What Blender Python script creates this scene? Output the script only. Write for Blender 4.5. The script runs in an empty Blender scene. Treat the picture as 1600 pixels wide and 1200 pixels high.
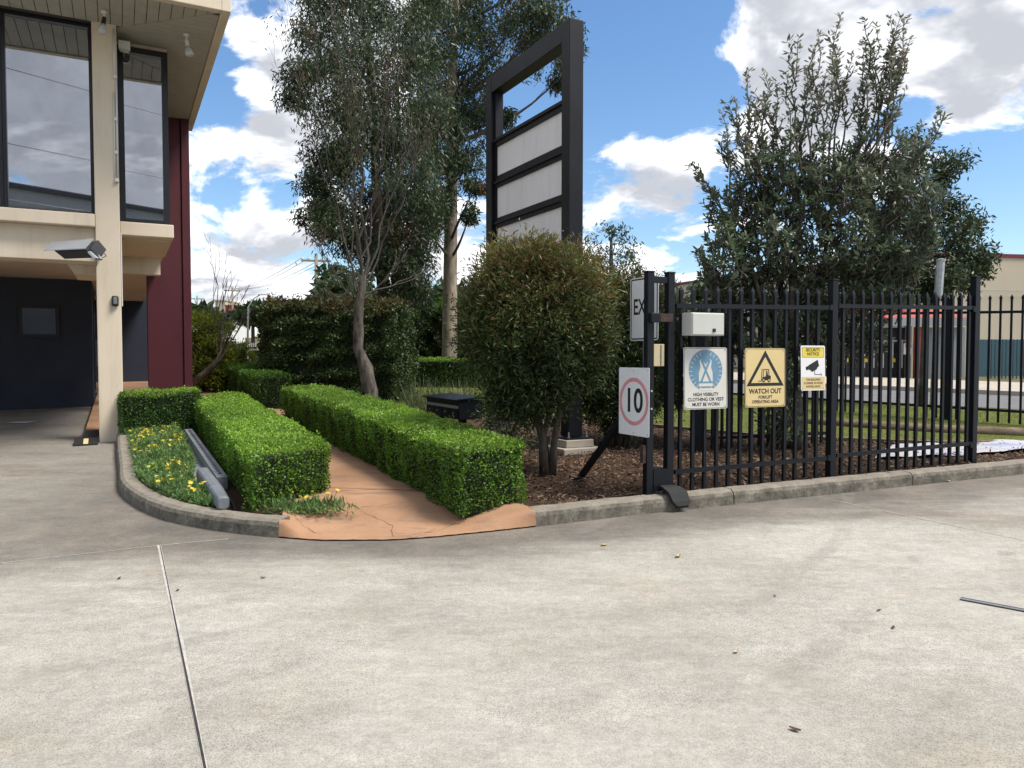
import bpy, bmesh, math, random
import numpy as np
from mathutils import Vector, Matrix

scene = bpy.context.scene
COL = scene.collection
RNG = np.random.default_rng(7)
random.seed(7)
rad = math.radians

# ------------------------------------------------------------------ camera, sky, sun, exposure
EYE = 1.62           # eye height above the yard under the camera
SL = 0.035           # the yard, garden and street rise gently away from the camera
FPX = 1186.0
PITCH = math.atan(43.0 / FPX)
cam_d = bpy.data.cameras.new('camera')
cam_d.sensor_width = 36.0
cam_d.lens = FPX / 1600.0 * 36.0
cam_d.clip_end = 3000.0
cam = bpy.data.objects.new('camera', cam_d)
cam.location = (0, 0, EYE)
cam.rotation_euler = (rad(90) - PITCH, 0, 0)
COL.objects.link(cam)
scene.camera = cam

SUN_EL, SUN_AZ = rad(58), rad(105)          # azimuth clockwise from +Y
sun_d = bpy.data.lights.new('sun', 'SUN')
sun_d.energy = 2.8
sun_d.angle = rad(22)
sun_d.color = (1.0, 0.945, 0.865)
sun = bpy.data.objects.new('sun', sun_d)
sdir = Vector((math.sin(SUN_AZ) * math.cos(SUN_EL), math.cos(SUN_AZ) * math.cos(SUN_EL), math.sin(SUN_EL)))
sun.rotation_euler = (-sdir).to_track_quat('-Z', 'Y').to_euler()
COL.objects.link(sun)

scene.view_settings.view_transform = 'Standard'
scene.view_settings.look = 'None'
scene.view_settings.gamma = 1.0
scene.view_settings.exposure = 1.0
scene.view_settings.use_curve_mapping = False
scene.cycles.max_bounces = 4
scene.cycles.diffuse_bounces = 2
scene.cycles.glossy_bounces = 3
scene.cycles.transmission_bounces = 2
scene.cycles.transparent_max_bounces = 2


def at(px, py, Y):
    """world point seen at photo pixel (px, py) standing at distance Y"""
    a, b = (px - 800.0) / FPX, (600.0 - py) / FPX
    dy = math.cos(PITCH) + b * math.sin(PITCH)
    dz = -math.sin(PITCH) + b * math.cos(PITCH)
    k = Y / dy
    return Vector((a * k, Y, EYE + dz * k))


def gz(Y):
    return SL * min(max(Y, -25.0), 200.0)


def on(x, y, h=0.0):
    return Vector((x, y, gz(y) + h))


UX, UY = -0.46, 0.888     # the building, hedges and sign share these two ground axes


def ab(a, b, z=None, h=0.0):
    x, y = a * UY + b * UX, -a * UX + b * UY
    return Vector((x, y, gz(y) + h if z is None else z))


# ---- sky: Nishita with broken cumulus
def make_world():
    w = bpy.data.worlds.new('World')
    scene.world = w
    w.use_nodes = True
    nt = w.node_tree
    nt.nodes.clear()
    N, L = nt.nodes.new, nt.links.new

    def math_(op, a, b=None, c=None, clamp=False):
        n = N('ShaderNodeMath'); n.operation = op; n.use_clamp = clamp
        for i, v in enumerate((a, b, c)):
            if v is None: continue
            if isinstance(v, (int, float)): n.inputs[i].default_value = v
            else: L(v, n.inputs[i])
        return n.outputs[0]

    out = N('ShaderNodeOutputWorld')
    tc = N('ShaderNodeTexCoord')
    sky = N('ShaderNodeTexSky'); sky.sky_type = 'NISHITA'; sky.sun_disc = False
    sky.sun_elevation = SUN_EL; sky.sun_rotation = SUN_AZ
    sky.air_density = 1.0; sky.dust_density = 0.5; sky.ozone_density = 2.5
    hs = N('ShaderNodeHueSaturation'); hs.inputs['Saturation'].default_value = 1.15
    L(sky.outputs[0], hs.inputs['Color'])
    bg1 = N('ShaderNodeBackground'); bg1.inputs[1].default_value = 0.092
    L(hs.outputs[0], bg1.inputs[0])
    sep = N('ShaderNodeSeparateXYZ'); L(tc.outputs['Generated'], sep.inputs[0])
    zz = math_('ADD', math_('MAXIMUM', sep.outputs[2], 0.0), 0.30)
    px = math_('DIVIDE', sep.outputs[0], zz); py = math_('DIVIDE', sep.outputs[1], zz)
    cmb = N('ShaderNodeCombineXYZ'); L(px, cmb.inputs[0]); L(py, cmb.inputs[1]); cmb.inputs[2].default_value = 3.7

    def fbm(vec, scale, detail, rough, dist=0.0):
        n = N('ShaderNodeTexNoise'); n.inputs['Scale'].default_value = scale
        n.inputs['Detail'].default_value = detail; n.inputs['Roughness'].default_value = rough
        n.inputs['Distortion'].default_value = dist
        L(vec, n.inputs['Vector']); return n.outputs[0]

    def shifted(dx, dy, dz):
        n = N('ShaderNodeVectorMath'); n.operation = 'ADD'; n.inputs[1].default_value = (dx, dy, dz)
        L(cmb.outputs[0], n.inputs[0]); return n.outputs[0]

    base = fbm(cmb.outputs[0], 3.1, 8.0, 0.60, 0.35)
    # the same field a little nearer the zenith: cloud above means this spot is an underside
    up = N('ShaderNodeVectorMath'); up.operation = 'MULTIPLY'; up.inputs[1].default_value = (0.93, 0.93, 1.0)
    L(cmb.outputs[0], up.inputs[0])
    lit = fbm(up.outputs[0], 3.1, 5.0, 0.57, 0.35)
    cov = base
    # where this sky has its banks and gaps: (px, py of the photo, radius, amount)
    for (bx, by, r, amt) in CLOUDS + [(None, (0.40, -0.86, 0.33), 0.55, 0.14)]:     # the last: the bank mirrored in the office windows
        d = Vector(by).normalized() if bx is None else (at(bx, by, 10.0) - Vector((0, 0, EYE))).normalized()
        n = N('ShaderNodeVectorMath'); n.operation = 'DISTANCE'; n.inputs[1].default_value = d
        L(tc.outputs['Generated'], n.inputs[0])
        mr = N('ShaderNodeMapRange'); mr.interpolation_type = 'SMOOTHSTEP'
        mr.inputs['From Min'].default_value = 0.0; mr.inputs['From Max'].default_value = r
        mr.inputs['To Min'].default_value = amt; mr.inputs['To Max'].default_value = 0.0
        L(n.outputs['Value'], mr.inputs['Value'])
        cov = math_('ADD', cov, mr.outputs[0])
    mask = N('ShaderNodeMapRange'); mask.interpolation_type = 'SMOOTHSTEP'
    mask.inputs['From Min'].default_value = 0.45; mask.inputs['From Max'].default_value = 0.55
    L(cov, mask.inputs['Value'])
    # thick cloud away from the sun side is greyer
    thick = N('ShaderNodeMapRange'); thick.interpolation_type = 'SMOOTHSTEP'
    thick.inputs['From Min'].default_value = 0.47; thick.inputs['From Max'].default_value = 0.66
    covlit = math_('ADD', math_('SUBTRACT', cov, base), lit)
    L(covlit, thick.inputs['Value'])
    fine = fbm(cmb.outputs[0], 7.0, 5.0, 0.62)
    tfac = math_('ADD', thick.outputs[0], math_('MULTIPLY', math_('SUBTRACT', fine, 0.5), 0.7), clamp=True)
    ramp = N('ShaderNodeValToRGB')
    e = ramp.color_ramp.elements
    e[0].position = 0.0; e[0].color = (0.97, 0.97, 0.99, 1)
    e[1].position = 1.0; e[1].color = (0.40, 0.415, 0.455, 1)
    m = ramp.color_ramp.elements.new(0.45); m.color = (0.74, 0.75, 0.78, 1)
    L(tfac, ramp.inputs[0])
    bg2 = N('ShaderNodeBackground'); bg2.inputs[1].default_value = 0.78
    L(ramp.outputs[0], bg2.inputs[0])
    mix = N('ShaderNodeMixShader')
    L(mask.outputs[0], mix.inputs[0]); L(bg1.outputs[0], mix.inputs[1]); L(bg2.outputs[0], mix.inputs[2])
    L(mix.outputs[0], out.inputs[0])


CLOUDS = [
    (420, 80, 0.13, 0.06), (370, 240, 0.13, 0.09), (330, 400, 0.14, 0.06), (440, 440, 0.14, 0.06), (560, 60, 0.20, 0.05),
    (340, 135, 0.07, -0.20), (350, 315, 0.05, -0.16), (440, 312, 0.05, -0.14), (420, 15, 0.06, -0.12),
    (960, 120, 0.26, -0.20), (840, 200, 0.14, -0.20), (1080, 190, 0.10, -0.14), (730, 330, 0.08, -0.05), (1010, 10, 0.12, -0.10),
    (1000, 330, 0.17, 0.12), (1090, 210, 0.05, 0.16), (730, 380, 0.12, 0.10),
    (1330, 60, 0.24, 0.12), (1180, 130, 0.08, 0.07), (1540, 90, 0.20, 0.10), (1560, 210, 0.12, 0.10),
    (1540, 330, 0.14, -0.34), (1420, 180, 0.06, -0.16),
]
make_world()

# ------------------------------------------------------------------ materials (all procedural)
def srgb(r, g, b):
    f = lambda c: (c / 255 / 12.92) if c / 255 <= 0.04045 else ((c / 255 + 0.055) / 1.055) ** 2.4
    return (f(r), f(g), f(b))


class NT:
    def __init__(s, name):
        s.m = bpy.data.materials.new(name); s.m.use_nodes = True
        s.t = s.m.node_tree; s.b = s.t.nodes['Principled BSDF']; s.out = s.t.nodes['Material Output']
        s.tc = s.t.nodes.new('ShaderNodeTexCoord')

    def n(s, t): return s.t.nodes.new(t)
    def l(s, a, b): s.t.links.new(a, b)

    def noise(s, scale, detail=4, rough=0.55, vec=None, stretch=None, dist=0.0):
        n = s.n('ShaderNodeTexNoise'); n.inputs['Scale'].default_value = scale
        n.inputs['Detail'].default_value = detail; n.inputs['Roughness'].default_value = rough
        n.inputs['Distortion'].default_value = dist
        v = vec or s.tc.outputs['Object']
        if stretch:
            mp = s.n('ShaderNodeMapping'); mp.inputs['Scale'].default_value = stretch[:3]
            if len(stretch) > 3: mp.inputs['Rotation'].default_value = (0, 0, stretch[3])
            s.l(v, mp.inputs['Vector']); v = mp.outputs[0]
        s.l(v, n.inputs['Vector']); return n.outputs[0]

    def ramp(s, fac, stops):
        r = s.n('ShaderNodeValToRGB'); e = r.color_ramp.elements
        while len(e) < len(stops): e.new(0.5)
        for el, (p, c) in zip(e, stops):
            el.position = p; el.color = (*c, 1) if len(c) == 3 else c
        s.l(fac, r.inputs[0]); return r.outputs[0]

    def rng(s, fac, a, b, c=0.0, d=1.0):
        r = s.n('ShaderNodeMapRange'); r.interpolation_type = 'SMOOTHSTEP'
        r.inputs['From Min'].default_value = a; r.inputs['From Max'].default_value = b
        r.inputs['To Min'].default_value = c; r.inputs['To Max'].default_value = d
        s.l(fac, r.inputs['Value']); return r.outputs[0]

    def math(s, op, a, b, clamp=False):
        n = s.n('ShaderNodeMath'); n.operation = op; n.use_clamp = clamp
        for i, v in enumerate((a, b)):
            if isinstance(v, (int, float)): n.inputs[i].default_value = v
            else: s.l(v, n.inputs[i])
        return n.outputs[0]

    def mix(s, fac, a, b, mode='MIX'):
        n = s.n('ShaderNodeMix'); n.data_type = 'RGBA'; n.blend_type = mode
        for sock, v in ((n.inputs[0], fac), (n.inputs[6], a), (n.inputs[7], b)):
            if isinstance(v, (int, float)): sock.default_value = v
            elif isinstance(v, tuple): sock.default_value = (*v[:3], 1)
            else: s.l(v, sock)
        return n.outputs[2]

    def bump(s, h, strength=0.3, dist=0.01):
        n = s.n('ShaderNodeBump'); n.inputs['Strength'].default_value = strength
        n.inputs['Distance'].default_value = dist
        s.l(h, n.inputs['Height']); s.l(n.outputs[0], s.b.inputs['Normal'])

    def color(s, c):
        if isinstance(c, tuple): s.b.inputs['Base Color'].default_value = (*c[:3], 1)
        else: s.l(c, s.b.inputs['Base Color'])

    def set(s, rough=0.8, metal=0.0, spec=0.4):
        s.b.inputs['Roughness'].default_value = rough; s.b.inputs['Metallic'].default_value = metal
        s.b.inputs['Specular IOR Level'].default_value = spec


def paint(name, c, rough=0.55, var=0.12, scale=3.0, grime=0.0, metal=0.0, spec=0.4, bump=0.0, bscale=120):
    t = NT(name)
    lo = tuple(x * (1 - var) for x in c); hi = tuple(min(1, x * (1 + var)) for x in c)
    col = t.ramp(t.noise(scale, 6, 0.6), [(0.3, lo), (0.7, hi)])
    if grime:
        streak = t.rng(t.noise(2.2, 5, 0.65, stretch=(3.0, 3.0, 0.35)), 0.48, 0.75)
        col = t.mix(t.math('MULTIPLY', streak, grime), col, tuple(x * 0.45 + 0.01 for x in c))
    t.color(col); t.set(rough, metal, spec)
    if bump: t.bump(t.noise(bscale, 4), bump, 0.004)
    return t.m


def leafmat(name, stops, transl=0.35, rough=0.5, back=None, spec=0.35):
    """two-sided leaf; every leaf of the mesh takes its own tint"""
    t = NT(name)
    g = t.n('ShaderNodeNewGeometry')
    k = len(stops)
    col = t.ramp(g.outputs['Random Per Island'], [(i / max(1, k - 1), c) for i, c in enumerate(stops)])
    big = t.rng(t.noise(1.3, 3, 0.5), 0.35, 0.65, 0.72, 1.18)
    mul = t.n('ShaderNodeVectorMath'); mul.operation = 'SCALE'
    t.l(col, mul.inputs[0]); t.l(big, mul.inputs['Scale']); col = mul.outputs[0]
    if back: col = t.mix(g.outputs['Backfacing'], col, back)
    t.color(col); t.set(rough, 0, spec)
    tr = t.n('ShaderNodeBsdfTranslucent'); t.l(col, tr.inputs[0])
    mx = t.n('ShaderNodeMixShader'); mx.inputs[0].default_value = transl
    t.l(t.b.outputs[0], mx.inputs[1]); t.l(tr.outputs[0], mx.inputs[2]); t.l(mx.outputs[0], t.out.inputs[0])
    return t.m


def barkmat(name, c1, c2, scale=9, stretch=(1, 1, 0.22), bump=0.6):
    t = NT(name)
    n = t.noise(scale, 7, 0.62, stretch=stretch)
    t.color(t.ramp(n, [(0.32, c1), (0.68, c2)])); t.set(0.9, 0, 0.2)
    t.bump(n, bump, 0.02)
    return t.m


# ------------------------------------------------------------------ objects
ORG = {}


def tag(o, label=None, cat=None, group=None, kind=None):
    for k, v in (('label', label), ('category', cat), ('group', group), ('kind', kind)):
        if v: o[k] = v
    return o


def thing(name, loc, label, cat, group=None, kind=None):
    o = bpy.data.objects.new(name, None)
    o.empty_display_size = 0.2
    o.location = loc; COL.objects.link(o); ORG[o.name] = Vector(loc)
    return tag(o, label, cat, group, kind)


def link(name, me, mat, parent=None, org=None):
    o = bpy.data.objects.new(name, me)
    if mat is not None and len(me.materials) == 0: me.materials.append(mat)
    COL.objects.link(o)
    o.parent = parent
    ORG[o.name] = Vector(org) if org is not None else (ORG[parent.name] if parent else Vector((0, 0, 0)))
    return o


class MB:
    """collects faces given in world coordinates; build() makes one mesh object"""
    def __init__(s): s.v = []; s.f = []

    def add(s, verts, faces):
        k = len(s.v); s.v += [tuple(p) for p in verts]; s.f += [tuple(i + k for i in f) for f in faces]; return s

    def hexa(s, b4, t4):
        return s.add(list(b4) + list(t4), [(3, 2, 1, 0), (4, 5, 6, 7), (0, 1, 5, 4), (1, 2, 6, 5), (2, 3, 7, 6), (3, 0, 4, 7)])

    def box(s, c, sx, sy, sz, ex=(1, 0, 0), ey=(0, 1, 0), ez=(0, 0, 1)):
        c = Vector(c); x = Vector(ex) * sx / 2; y = Vector(ey) * sy / 2; z = Vector(ez) * sz / 2
        return s.hexa([c - x - y - z, c + x - y - z, c + x + y - z, c - x + y - z],
                      [c - x - y + z, c + x - y + z, c + x + y + z, c - x + y + z])

    def boxab(s, a0, a1, b0, b1, z0, z1):
        q = [(a0, b0), (a1, b0), (a1, b1), (a0, b1)]
        return s.hexa([ab(a, b, z0) for a, b in q], [ab(a, b, z1) for a, b in q])

    def prism(s, poly, off):
        """poly: list of 3d points, counter-clockwise seen against off; extruded by off"""
        n = len(poly); off = Vector(off)
        p = [Vector(q) for q in poly]
        v = p + [q + off for q in p]
        f = [tuple(range(n - 1, -1, -1)), tuple(range(n, 2 * n))] + [(i, (i + 1) % n, n + (i + 1) % n, n + i) for i in range(n)]
        return s.add(v, f)

    def tube(s, pts, radii, n=7, cap=True):
        pts = [Vector(p) for p in pts]
        if isinstance(radii, (int, float)): radii = [radii] * len(pts)
        k0 = len(s.v); ref = Vector((0.31, 0.95, 0.05))
        for i, p in enumerate(pts):
            d = (pts[min(i + 1, len(pts) - 1)] - pts[max(i - 1, 0)]).normalized()
            x = d.cross(ref)
            if x.length < 0.05: x = d.cross(Vector((1, 0, 0.1)))
            x.normalize(); y = d.cross(x)
            for j in range(n):
                a = 2 * math.pi * j / n
                s.v.append(tuple(p + (x * math.cos(a) + y * math.sin(a)) * radii[i]))
        for i in range(len(pts) - 1):
            for j in range(n):
                a, b = k0 + i * n + j, k0 + i * n + (j + 1) % n
                s.f.append((a, b, b + n, a + n))
        if cap:
            s.f.append(tuple(k0 + j for j in range(n - 1, -1, -1)))
            k = k0 + (len(pts) - 1) * n
            s.f.append(tuple(k + j for j in range(n)))
        return s

    def lathe(s, c, prof, n=16, axis=(0, 0, 1)):
        """prof: (radius, distance along axis)"""
        c = Vector(c); d = Vector(axis).normalized()
        x = d.cross(Vector((0, 1, 0.03)))
        if x.length < 0.1: x = d.cross(Vector((1, 0, 0)))
        x.normalize(); y = d.cross(x); k0 = len(s.v)
        for r, h in prof:
            for j in range(n):
                a = 2 * math.pi * j / n
                s.v.append(tuple(c + d * h + (x * math.cos(a) + y * math.sin(a)) * r))
        for i in range(len(prof) - 1):
            for j in range(n):
                a, b = k0 + i * n + j, k0 + i * n + (j + 1) % n
                s.f.append((a, b, b + n, a + n))
        s.f.append(tuple(k0 + j for j in range(n - 1, -1, -1)))
        k = k0 + (len(prof) - 1) * n
        s.f.append(tuple(k + j for j in range(n)))
        return s

    def mesh(s, name, org=(0, 0, 0), smooth=False):
        ox, oy, oz = org
        me = bpy.data.meshes.new(name)
        me.from_pydata([(x - ox, y - oy, z - oz) for x, y, z in s.v], [], s.f)
        if smooth: me.polygons.foreach_set('use_smooth', [True] * len(me.polygons))
        me.update(); return me

    def build(s, name, mat, parent=None, smooth=False, bevel=0.0, org=None):
        o3 = ORG[parent.name] if parent else (org or (0, 0, 0))
        me = s.mesh(name, o3, smooth)
        o = link(name, me, mat, parent, None if parent else o3)
        if not parent: o.location = o3
        if bevel:
            m = o.modifiers.new('bevel', 'BEVEL'); m.width = bevel; m.segments = 2; m.limit_method = 'ANGLE'
        return o


def nrm(v): return v / np.maximum(np.linalg.norm(v, axis=1, keepdims=True), 1e-9)


def leaves(name, P, D, Nn, L, W, mat, parent, kind='stuff', fat=0.5, curl=0.0):
    """one mesh of many small pointed leaves: base P, axis D, facing Nn, length L, width W"""
    P = np.asarray(P, float); D = nrm(np.asarray(D, float)); k = len(P)
    S = nrm(np.cross(D, Nn)); Nn = np.cross(S, D)
    L = np.broadcast_to(L, (k,))[:, None]; W = np.broadcast_to(W, (k,))[:, None]
    V = np.empty((k, 4, 3))
    V[:, 0] = P; V[:, 2] = P + D * L
    mid = P + D * L * fat + Nn * (L * curl)
    V[:, 1] = mid + S * W / 2; V[:, 3] = mid - S * W / 2
    V = (V - np.array(ORG[parent.name])[None, None, :]).reshape(-1, 3)
    me = bpy.data.meshes.new(name)
    me.vertices.add(4 * k); me.vertices.foreach_set('co', V.astype(np.float32).ravel())
    me.loops.add(4 * k); me.loops.foreach_set('vertex_index', np.arange(4 * k, dtype=np.int32))
    me.polygons.add(k)
    me.polygons.foreach_set('loop_start', np.arange(0, 4 * k, 4, dtype=np.int32))
    me.polygons.foreach_set('loop_total', np.full(k, 4, dtype=np.int32))
    me.update(calc_edges=True)
    o = link(name, me, mat, parent)
    if kind: o['kind'] = kind
    return o


def rdir(n, zbias=0.0):
    v = RNG.normal(size=(n, 3)); v[:, 2] += zbias; return nrm(v)


def ball(n, c, r, shell=0.0):
    """n points in an ellipsoid, pushed outward as shell goes to 1"""
    d = rdir(n); u = RNG.random(n) ** (1 / 3.0); u = u * (1 - shell) + shell * (0.72 + 0.28 * u)
    return np.array(c)[None, :] + d * u[:, None] * np.array(r)[None, :], d


# ------------------------------------------------------------------ palette
M = {}
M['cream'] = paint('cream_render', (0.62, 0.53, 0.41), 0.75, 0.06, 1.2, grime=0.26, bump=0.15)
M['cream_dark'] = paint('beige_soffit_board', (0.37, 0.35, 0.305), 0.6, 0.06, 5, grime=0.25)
M['soffit_gap'] = paint('soffit_backing', (0.06, 0.055, 0.05), 0.9)
M['navy'] = paint('navy_render', (0.024, 0.031, 0.049), 0.75, 0.15, 2.0, bump=0.25, bscale=60)
M['maroon'] = paint('maroon_render', (0.070, 0.012, 0.019), 0.5, 0.12, 1.5, grime=0.2)
M['frame'] = paint('black_window_frame', (0.012, 0.013, 0.016), 0.35, 0.1)
M['blackpaint'] = paint('black_powder_coat', (0.0038, 0.0055, 0.0095), 0.42, 0.3, 8, spec=0.3, bump=0.1)
M['signblack'] = paint('weathered_black_paint', (0.0045, 0.005, 0.0075), 0.5, 0.5, 2.5, grime=0.0, spec=0.28)
M['panel'] = paint('blank_sign_panel', (0.70, 0.67, 0.67), 0.5, 0.06, 1.5, grime=0.25)
M['galv'] = paint('galvanised_steel', (0.42, 0.43, 0.44), 0.42, 0.2, 14, metal=0.6)
M['alu'] = paint('aluminium_sheet', (0.34, 0.36, 0.39), 0.4, 0.1, 6, metal=0.5)
M['greyplastic'] = paint('grey_plastic', (0.15, 0.165, 0.185), 0.45, 0.12, 6, grime=0.3)
M['greymetal'] = paint('grey_painted_metal', (0.19, 0.205, 0.225), 0.5, 0.15, 6, grime=0.35)
M['whiteplastic'] = paint('white_plastic', (0.62, 0.61, 0.57), 0.4, 0.05)
M['cabinet'] = paint('grey_cabinet', (0.50, 0.51, 0.47), 0.5, 0.05, 3, grime=0.1)
M['beigebox'] = paint('beige_box', (0.50, 0.43, 0.27), 0.5, 0.06)
M['darkplastic'] = paint('dark_plastic', (0.015, 0.015, 0.017), 0.4, 0.2)
M['lensglass'] = paint('lamp_glass', (0.45, 0.45, 0.43), 0.12, 0.05, spec=0.6)
M['rubber'] = paint('black_rubber', (0.012, 0.012, 0.013), 0.75, 0.3, 10)
M['rust'] = paint('rusty_steel', (0.045, 0.026, 0.021), 0.8, 0.6, 20)
M['white'] = paint('white_sign_face', (0.70, 0.70, 0.70), 0.35, 0.03, 4, grime=0.10)
M['white2'] = paint('old_white_sign_face', (0.56, 0.55, 0.50), 0.4, 0.04, 4, grime=0.10)
M['yellowold'] = paint('faded_yellow_sign_face', (0.62, 0.48, 0.23), 0.4, 0.05, 4, grime=0.10)
M['yellow'] = paint('yellow_print', (0.66, 0.52, 0.07), 0.4, 0.04)
M['ink'] = paint('black_ink', (0.012, 0.012, 0.013), 0.5, 0.1)
M['blueink'] = paint('faded_blue_ink', (0.12, 0.24, 0.34), 0.45, 0.12, 10)
M['redink'] = paint('faded_red_ink', (0.62, 0.25, 0.28), 0.45, 0.15, 12)
M['brass'] = paint('brass', (0.45, 0.33, 0.12), 0.35, 0.1, metal=0.8)


def glassmat(name, refl=0.45, dark=(0.012, 0.014, 0.018), tint=(0.75, 0.8, 0.9)):
    t = NT(name)
    t.color(dark); t.set(0.1, 0, 0.5)
    g = t.n('ShaderNodeBsdfGlossy'); g.inputs['Roughness'].default_value = 0.015
    g.inputs['Color'].default_value = (*tint, 1)
    mx = t.n('ShaderNodeMixShader')
    film = t.rng(t.noise(1.5, 5, 0.6), 0.3, 0.75, refl * 0.85, refl * 1.1)
    t.l(film, mx.inputs[0]); t.l(t.b.outputs[0], mx.inputs[1]); t.l(g.outputs[0], mx.inputs[2])
    t.l(mx.outputs[0], t.out.inputs[0])
    return t.m


M['glass'] = glassmat('tinted_window_glass', 0.62, tint=(0.72, 0.76, 0.82))
M['glassdark'] = glassmat('dark_glass', 0.08)

M['hedge_top'] = leafmat('lit_young_box_leaves', [(0.125, 0.25, 0.022), (0.205, 0.355, 0.038), (0.285, 0.44, 0.07)], 0.4, 0.42)  # young growth, with some of the light on hedge tops put into the colour
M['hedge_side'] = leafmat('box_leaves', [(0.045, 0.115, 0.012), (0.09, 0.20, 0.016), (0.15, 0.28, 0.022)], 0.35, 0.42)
M['hedge_deep'] = leafmat('deep_green_box_leaves', [(0.03, 0.082, 0.012), (0.062, 0.14, 0.015)], 0.25, 0.42)  # a deeper green than the other side leaves
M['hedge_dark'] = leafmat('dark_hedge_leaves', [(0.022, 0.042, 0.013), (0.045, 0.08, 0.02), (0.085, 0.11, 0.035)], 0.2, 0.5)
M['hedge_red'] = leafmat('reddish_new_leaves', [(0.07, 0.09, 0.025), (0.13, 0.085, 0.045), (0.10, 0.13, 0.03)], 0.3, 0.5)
M['shade_core'] = paint('shaded_twigs', (0.009, 0.015, 0.006), 0.95, 0.4, 12)
M['gum_leaf'] = leafmat('gum_leaves', [(0.024, 0.044, 0.018), (0.045, 0.070, 0.028), (0.085, 0.105, 0.05)], 0.28, 0.42)
M['gum_brown'] = leafmat('dry_gum_leaves', [(0.09, 0.060, 0.028), (0.13, 0.075, 0.030), (0.06, 0.055, 0.03)], 0.25, 0.6)
M['banksia'] = leafmat('banksia_leaves', [(0.032, 0.058, 0.024), (0.058, 0.092, 0.038), (0.11, 0.14, 0.06)], 0.2, 0.42, back=(0.15, 0.175, 0.12))
M['banksia_new'] = leafmat('young_banksia_leaves', [(0.17, 0.175, 0.10), (0.25, 0.225, 0.14), (0.19, 0.125, 0.08)], 0.3, 0.5, back=(0.26, 0.26, 0.21))
M['bottle'] = leafmat('bottlebrush_leaves', [(0.022, 0.038, 0.012), (0.05, 0.078, 0.02), (0.10, 0.13, 0.042)], 0.22, 0.5)
M['bottle_tip'] = leafmat('bottlebrush_tips', [(0.07, 0.11, 0.025), (0.20, 0.085, 0.045), (0.11, 0.15, 0.035), (0.13, 0.145, 0.04)], 0.3, 0.5)
M['bright_shrub'] = leafmat('bright_shrub_leaves', [(0.13, 0.19, 0.018), (0.24, 0.29, 0.03), (0.34, 0.36, 0.07)], 0.4, 0.5)
M['flower_leaf'] = leafmat('grey_green_leaves', [(0.055, 0.13, 0.025), (0.10, 0.20, 0.04), (0.17, 0.27, 0.08)], 0.3, 0.55, back=(0.14, 0.22, 0.085))
M['petal'] = leafmat('yellow_petals', [(0.80, 0.58, 0.03), (0.85, 0.70, 0.10)], 0.3, 0.6)
M['strap'] = leafmat('strap_leaves', [(0.06, 0.10, 0.03), (0.12, 0.16, 0.06), (0.22, 0.22, 0.11)], 0.3, 0.5)
M['grassblade'] = leafmat('grass_blades', [(0.08, 0.115, 0.02), (0.15, 0.19, 0.035), (0.24, 0.25, 0.075)], 0.3, 0.6)
M['chip'] = leafmat('bark_chips', [(0.045, 0.028, 0.018), (0.12, 0.075, 0.048), (0.24, 0.165, 0.11), (0.075, 0.045, 0.032)], 0.0, 0.9)
M['bark_grey'] = barkmat('grey_bark', (0.034, 0.029, 0.025), (0.155, 0.132, 0.11), 14, (1, 1, 0.3), 1.0)
M['bark_gum'] = barkmat('pale_gum_bark', (0.14, 0.105, 0.075), (0.40, 0.34, 0.265), 7, (1, 1, 0.3), 0.15)
M['bark_dark'] = barkmat('dark_bark', (0.025, 0.020, 0.016), (0.085, 0.066, 0.052))
M['twig'] = barkmat('pale_twigs', (0.05, 0.043, 0.037), (0.125, 0.108, 0.09), 20, (1, 1, 0.3), 0.2)

# ------------------------------------------------------------------ ground, yard, street
def sheet(name, pts, h, mat, parent=None, kind='structure'):
    me = bpy.data.meshes.new(name)
    bm = bmesh.new()
    vs = [bm.verts.new((p[0], p[1], gz(p[1]) + h)) for p in pts]
    f = bm.faces.new(vs); f.normal_update()
    if f.normal.z < 0: f.normal_flip()
    bmesh.ops.triangulate(bm, faces=[f])
    for f in bm.faces:
        f.normal_update()
        if f.normal.z < 0: f.normal_flip()
    bm.to_mesh(me); bm.free()
    o = link(name, me, mat, parent)
    if kind: o['kind'] = kind
    return o


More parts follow.
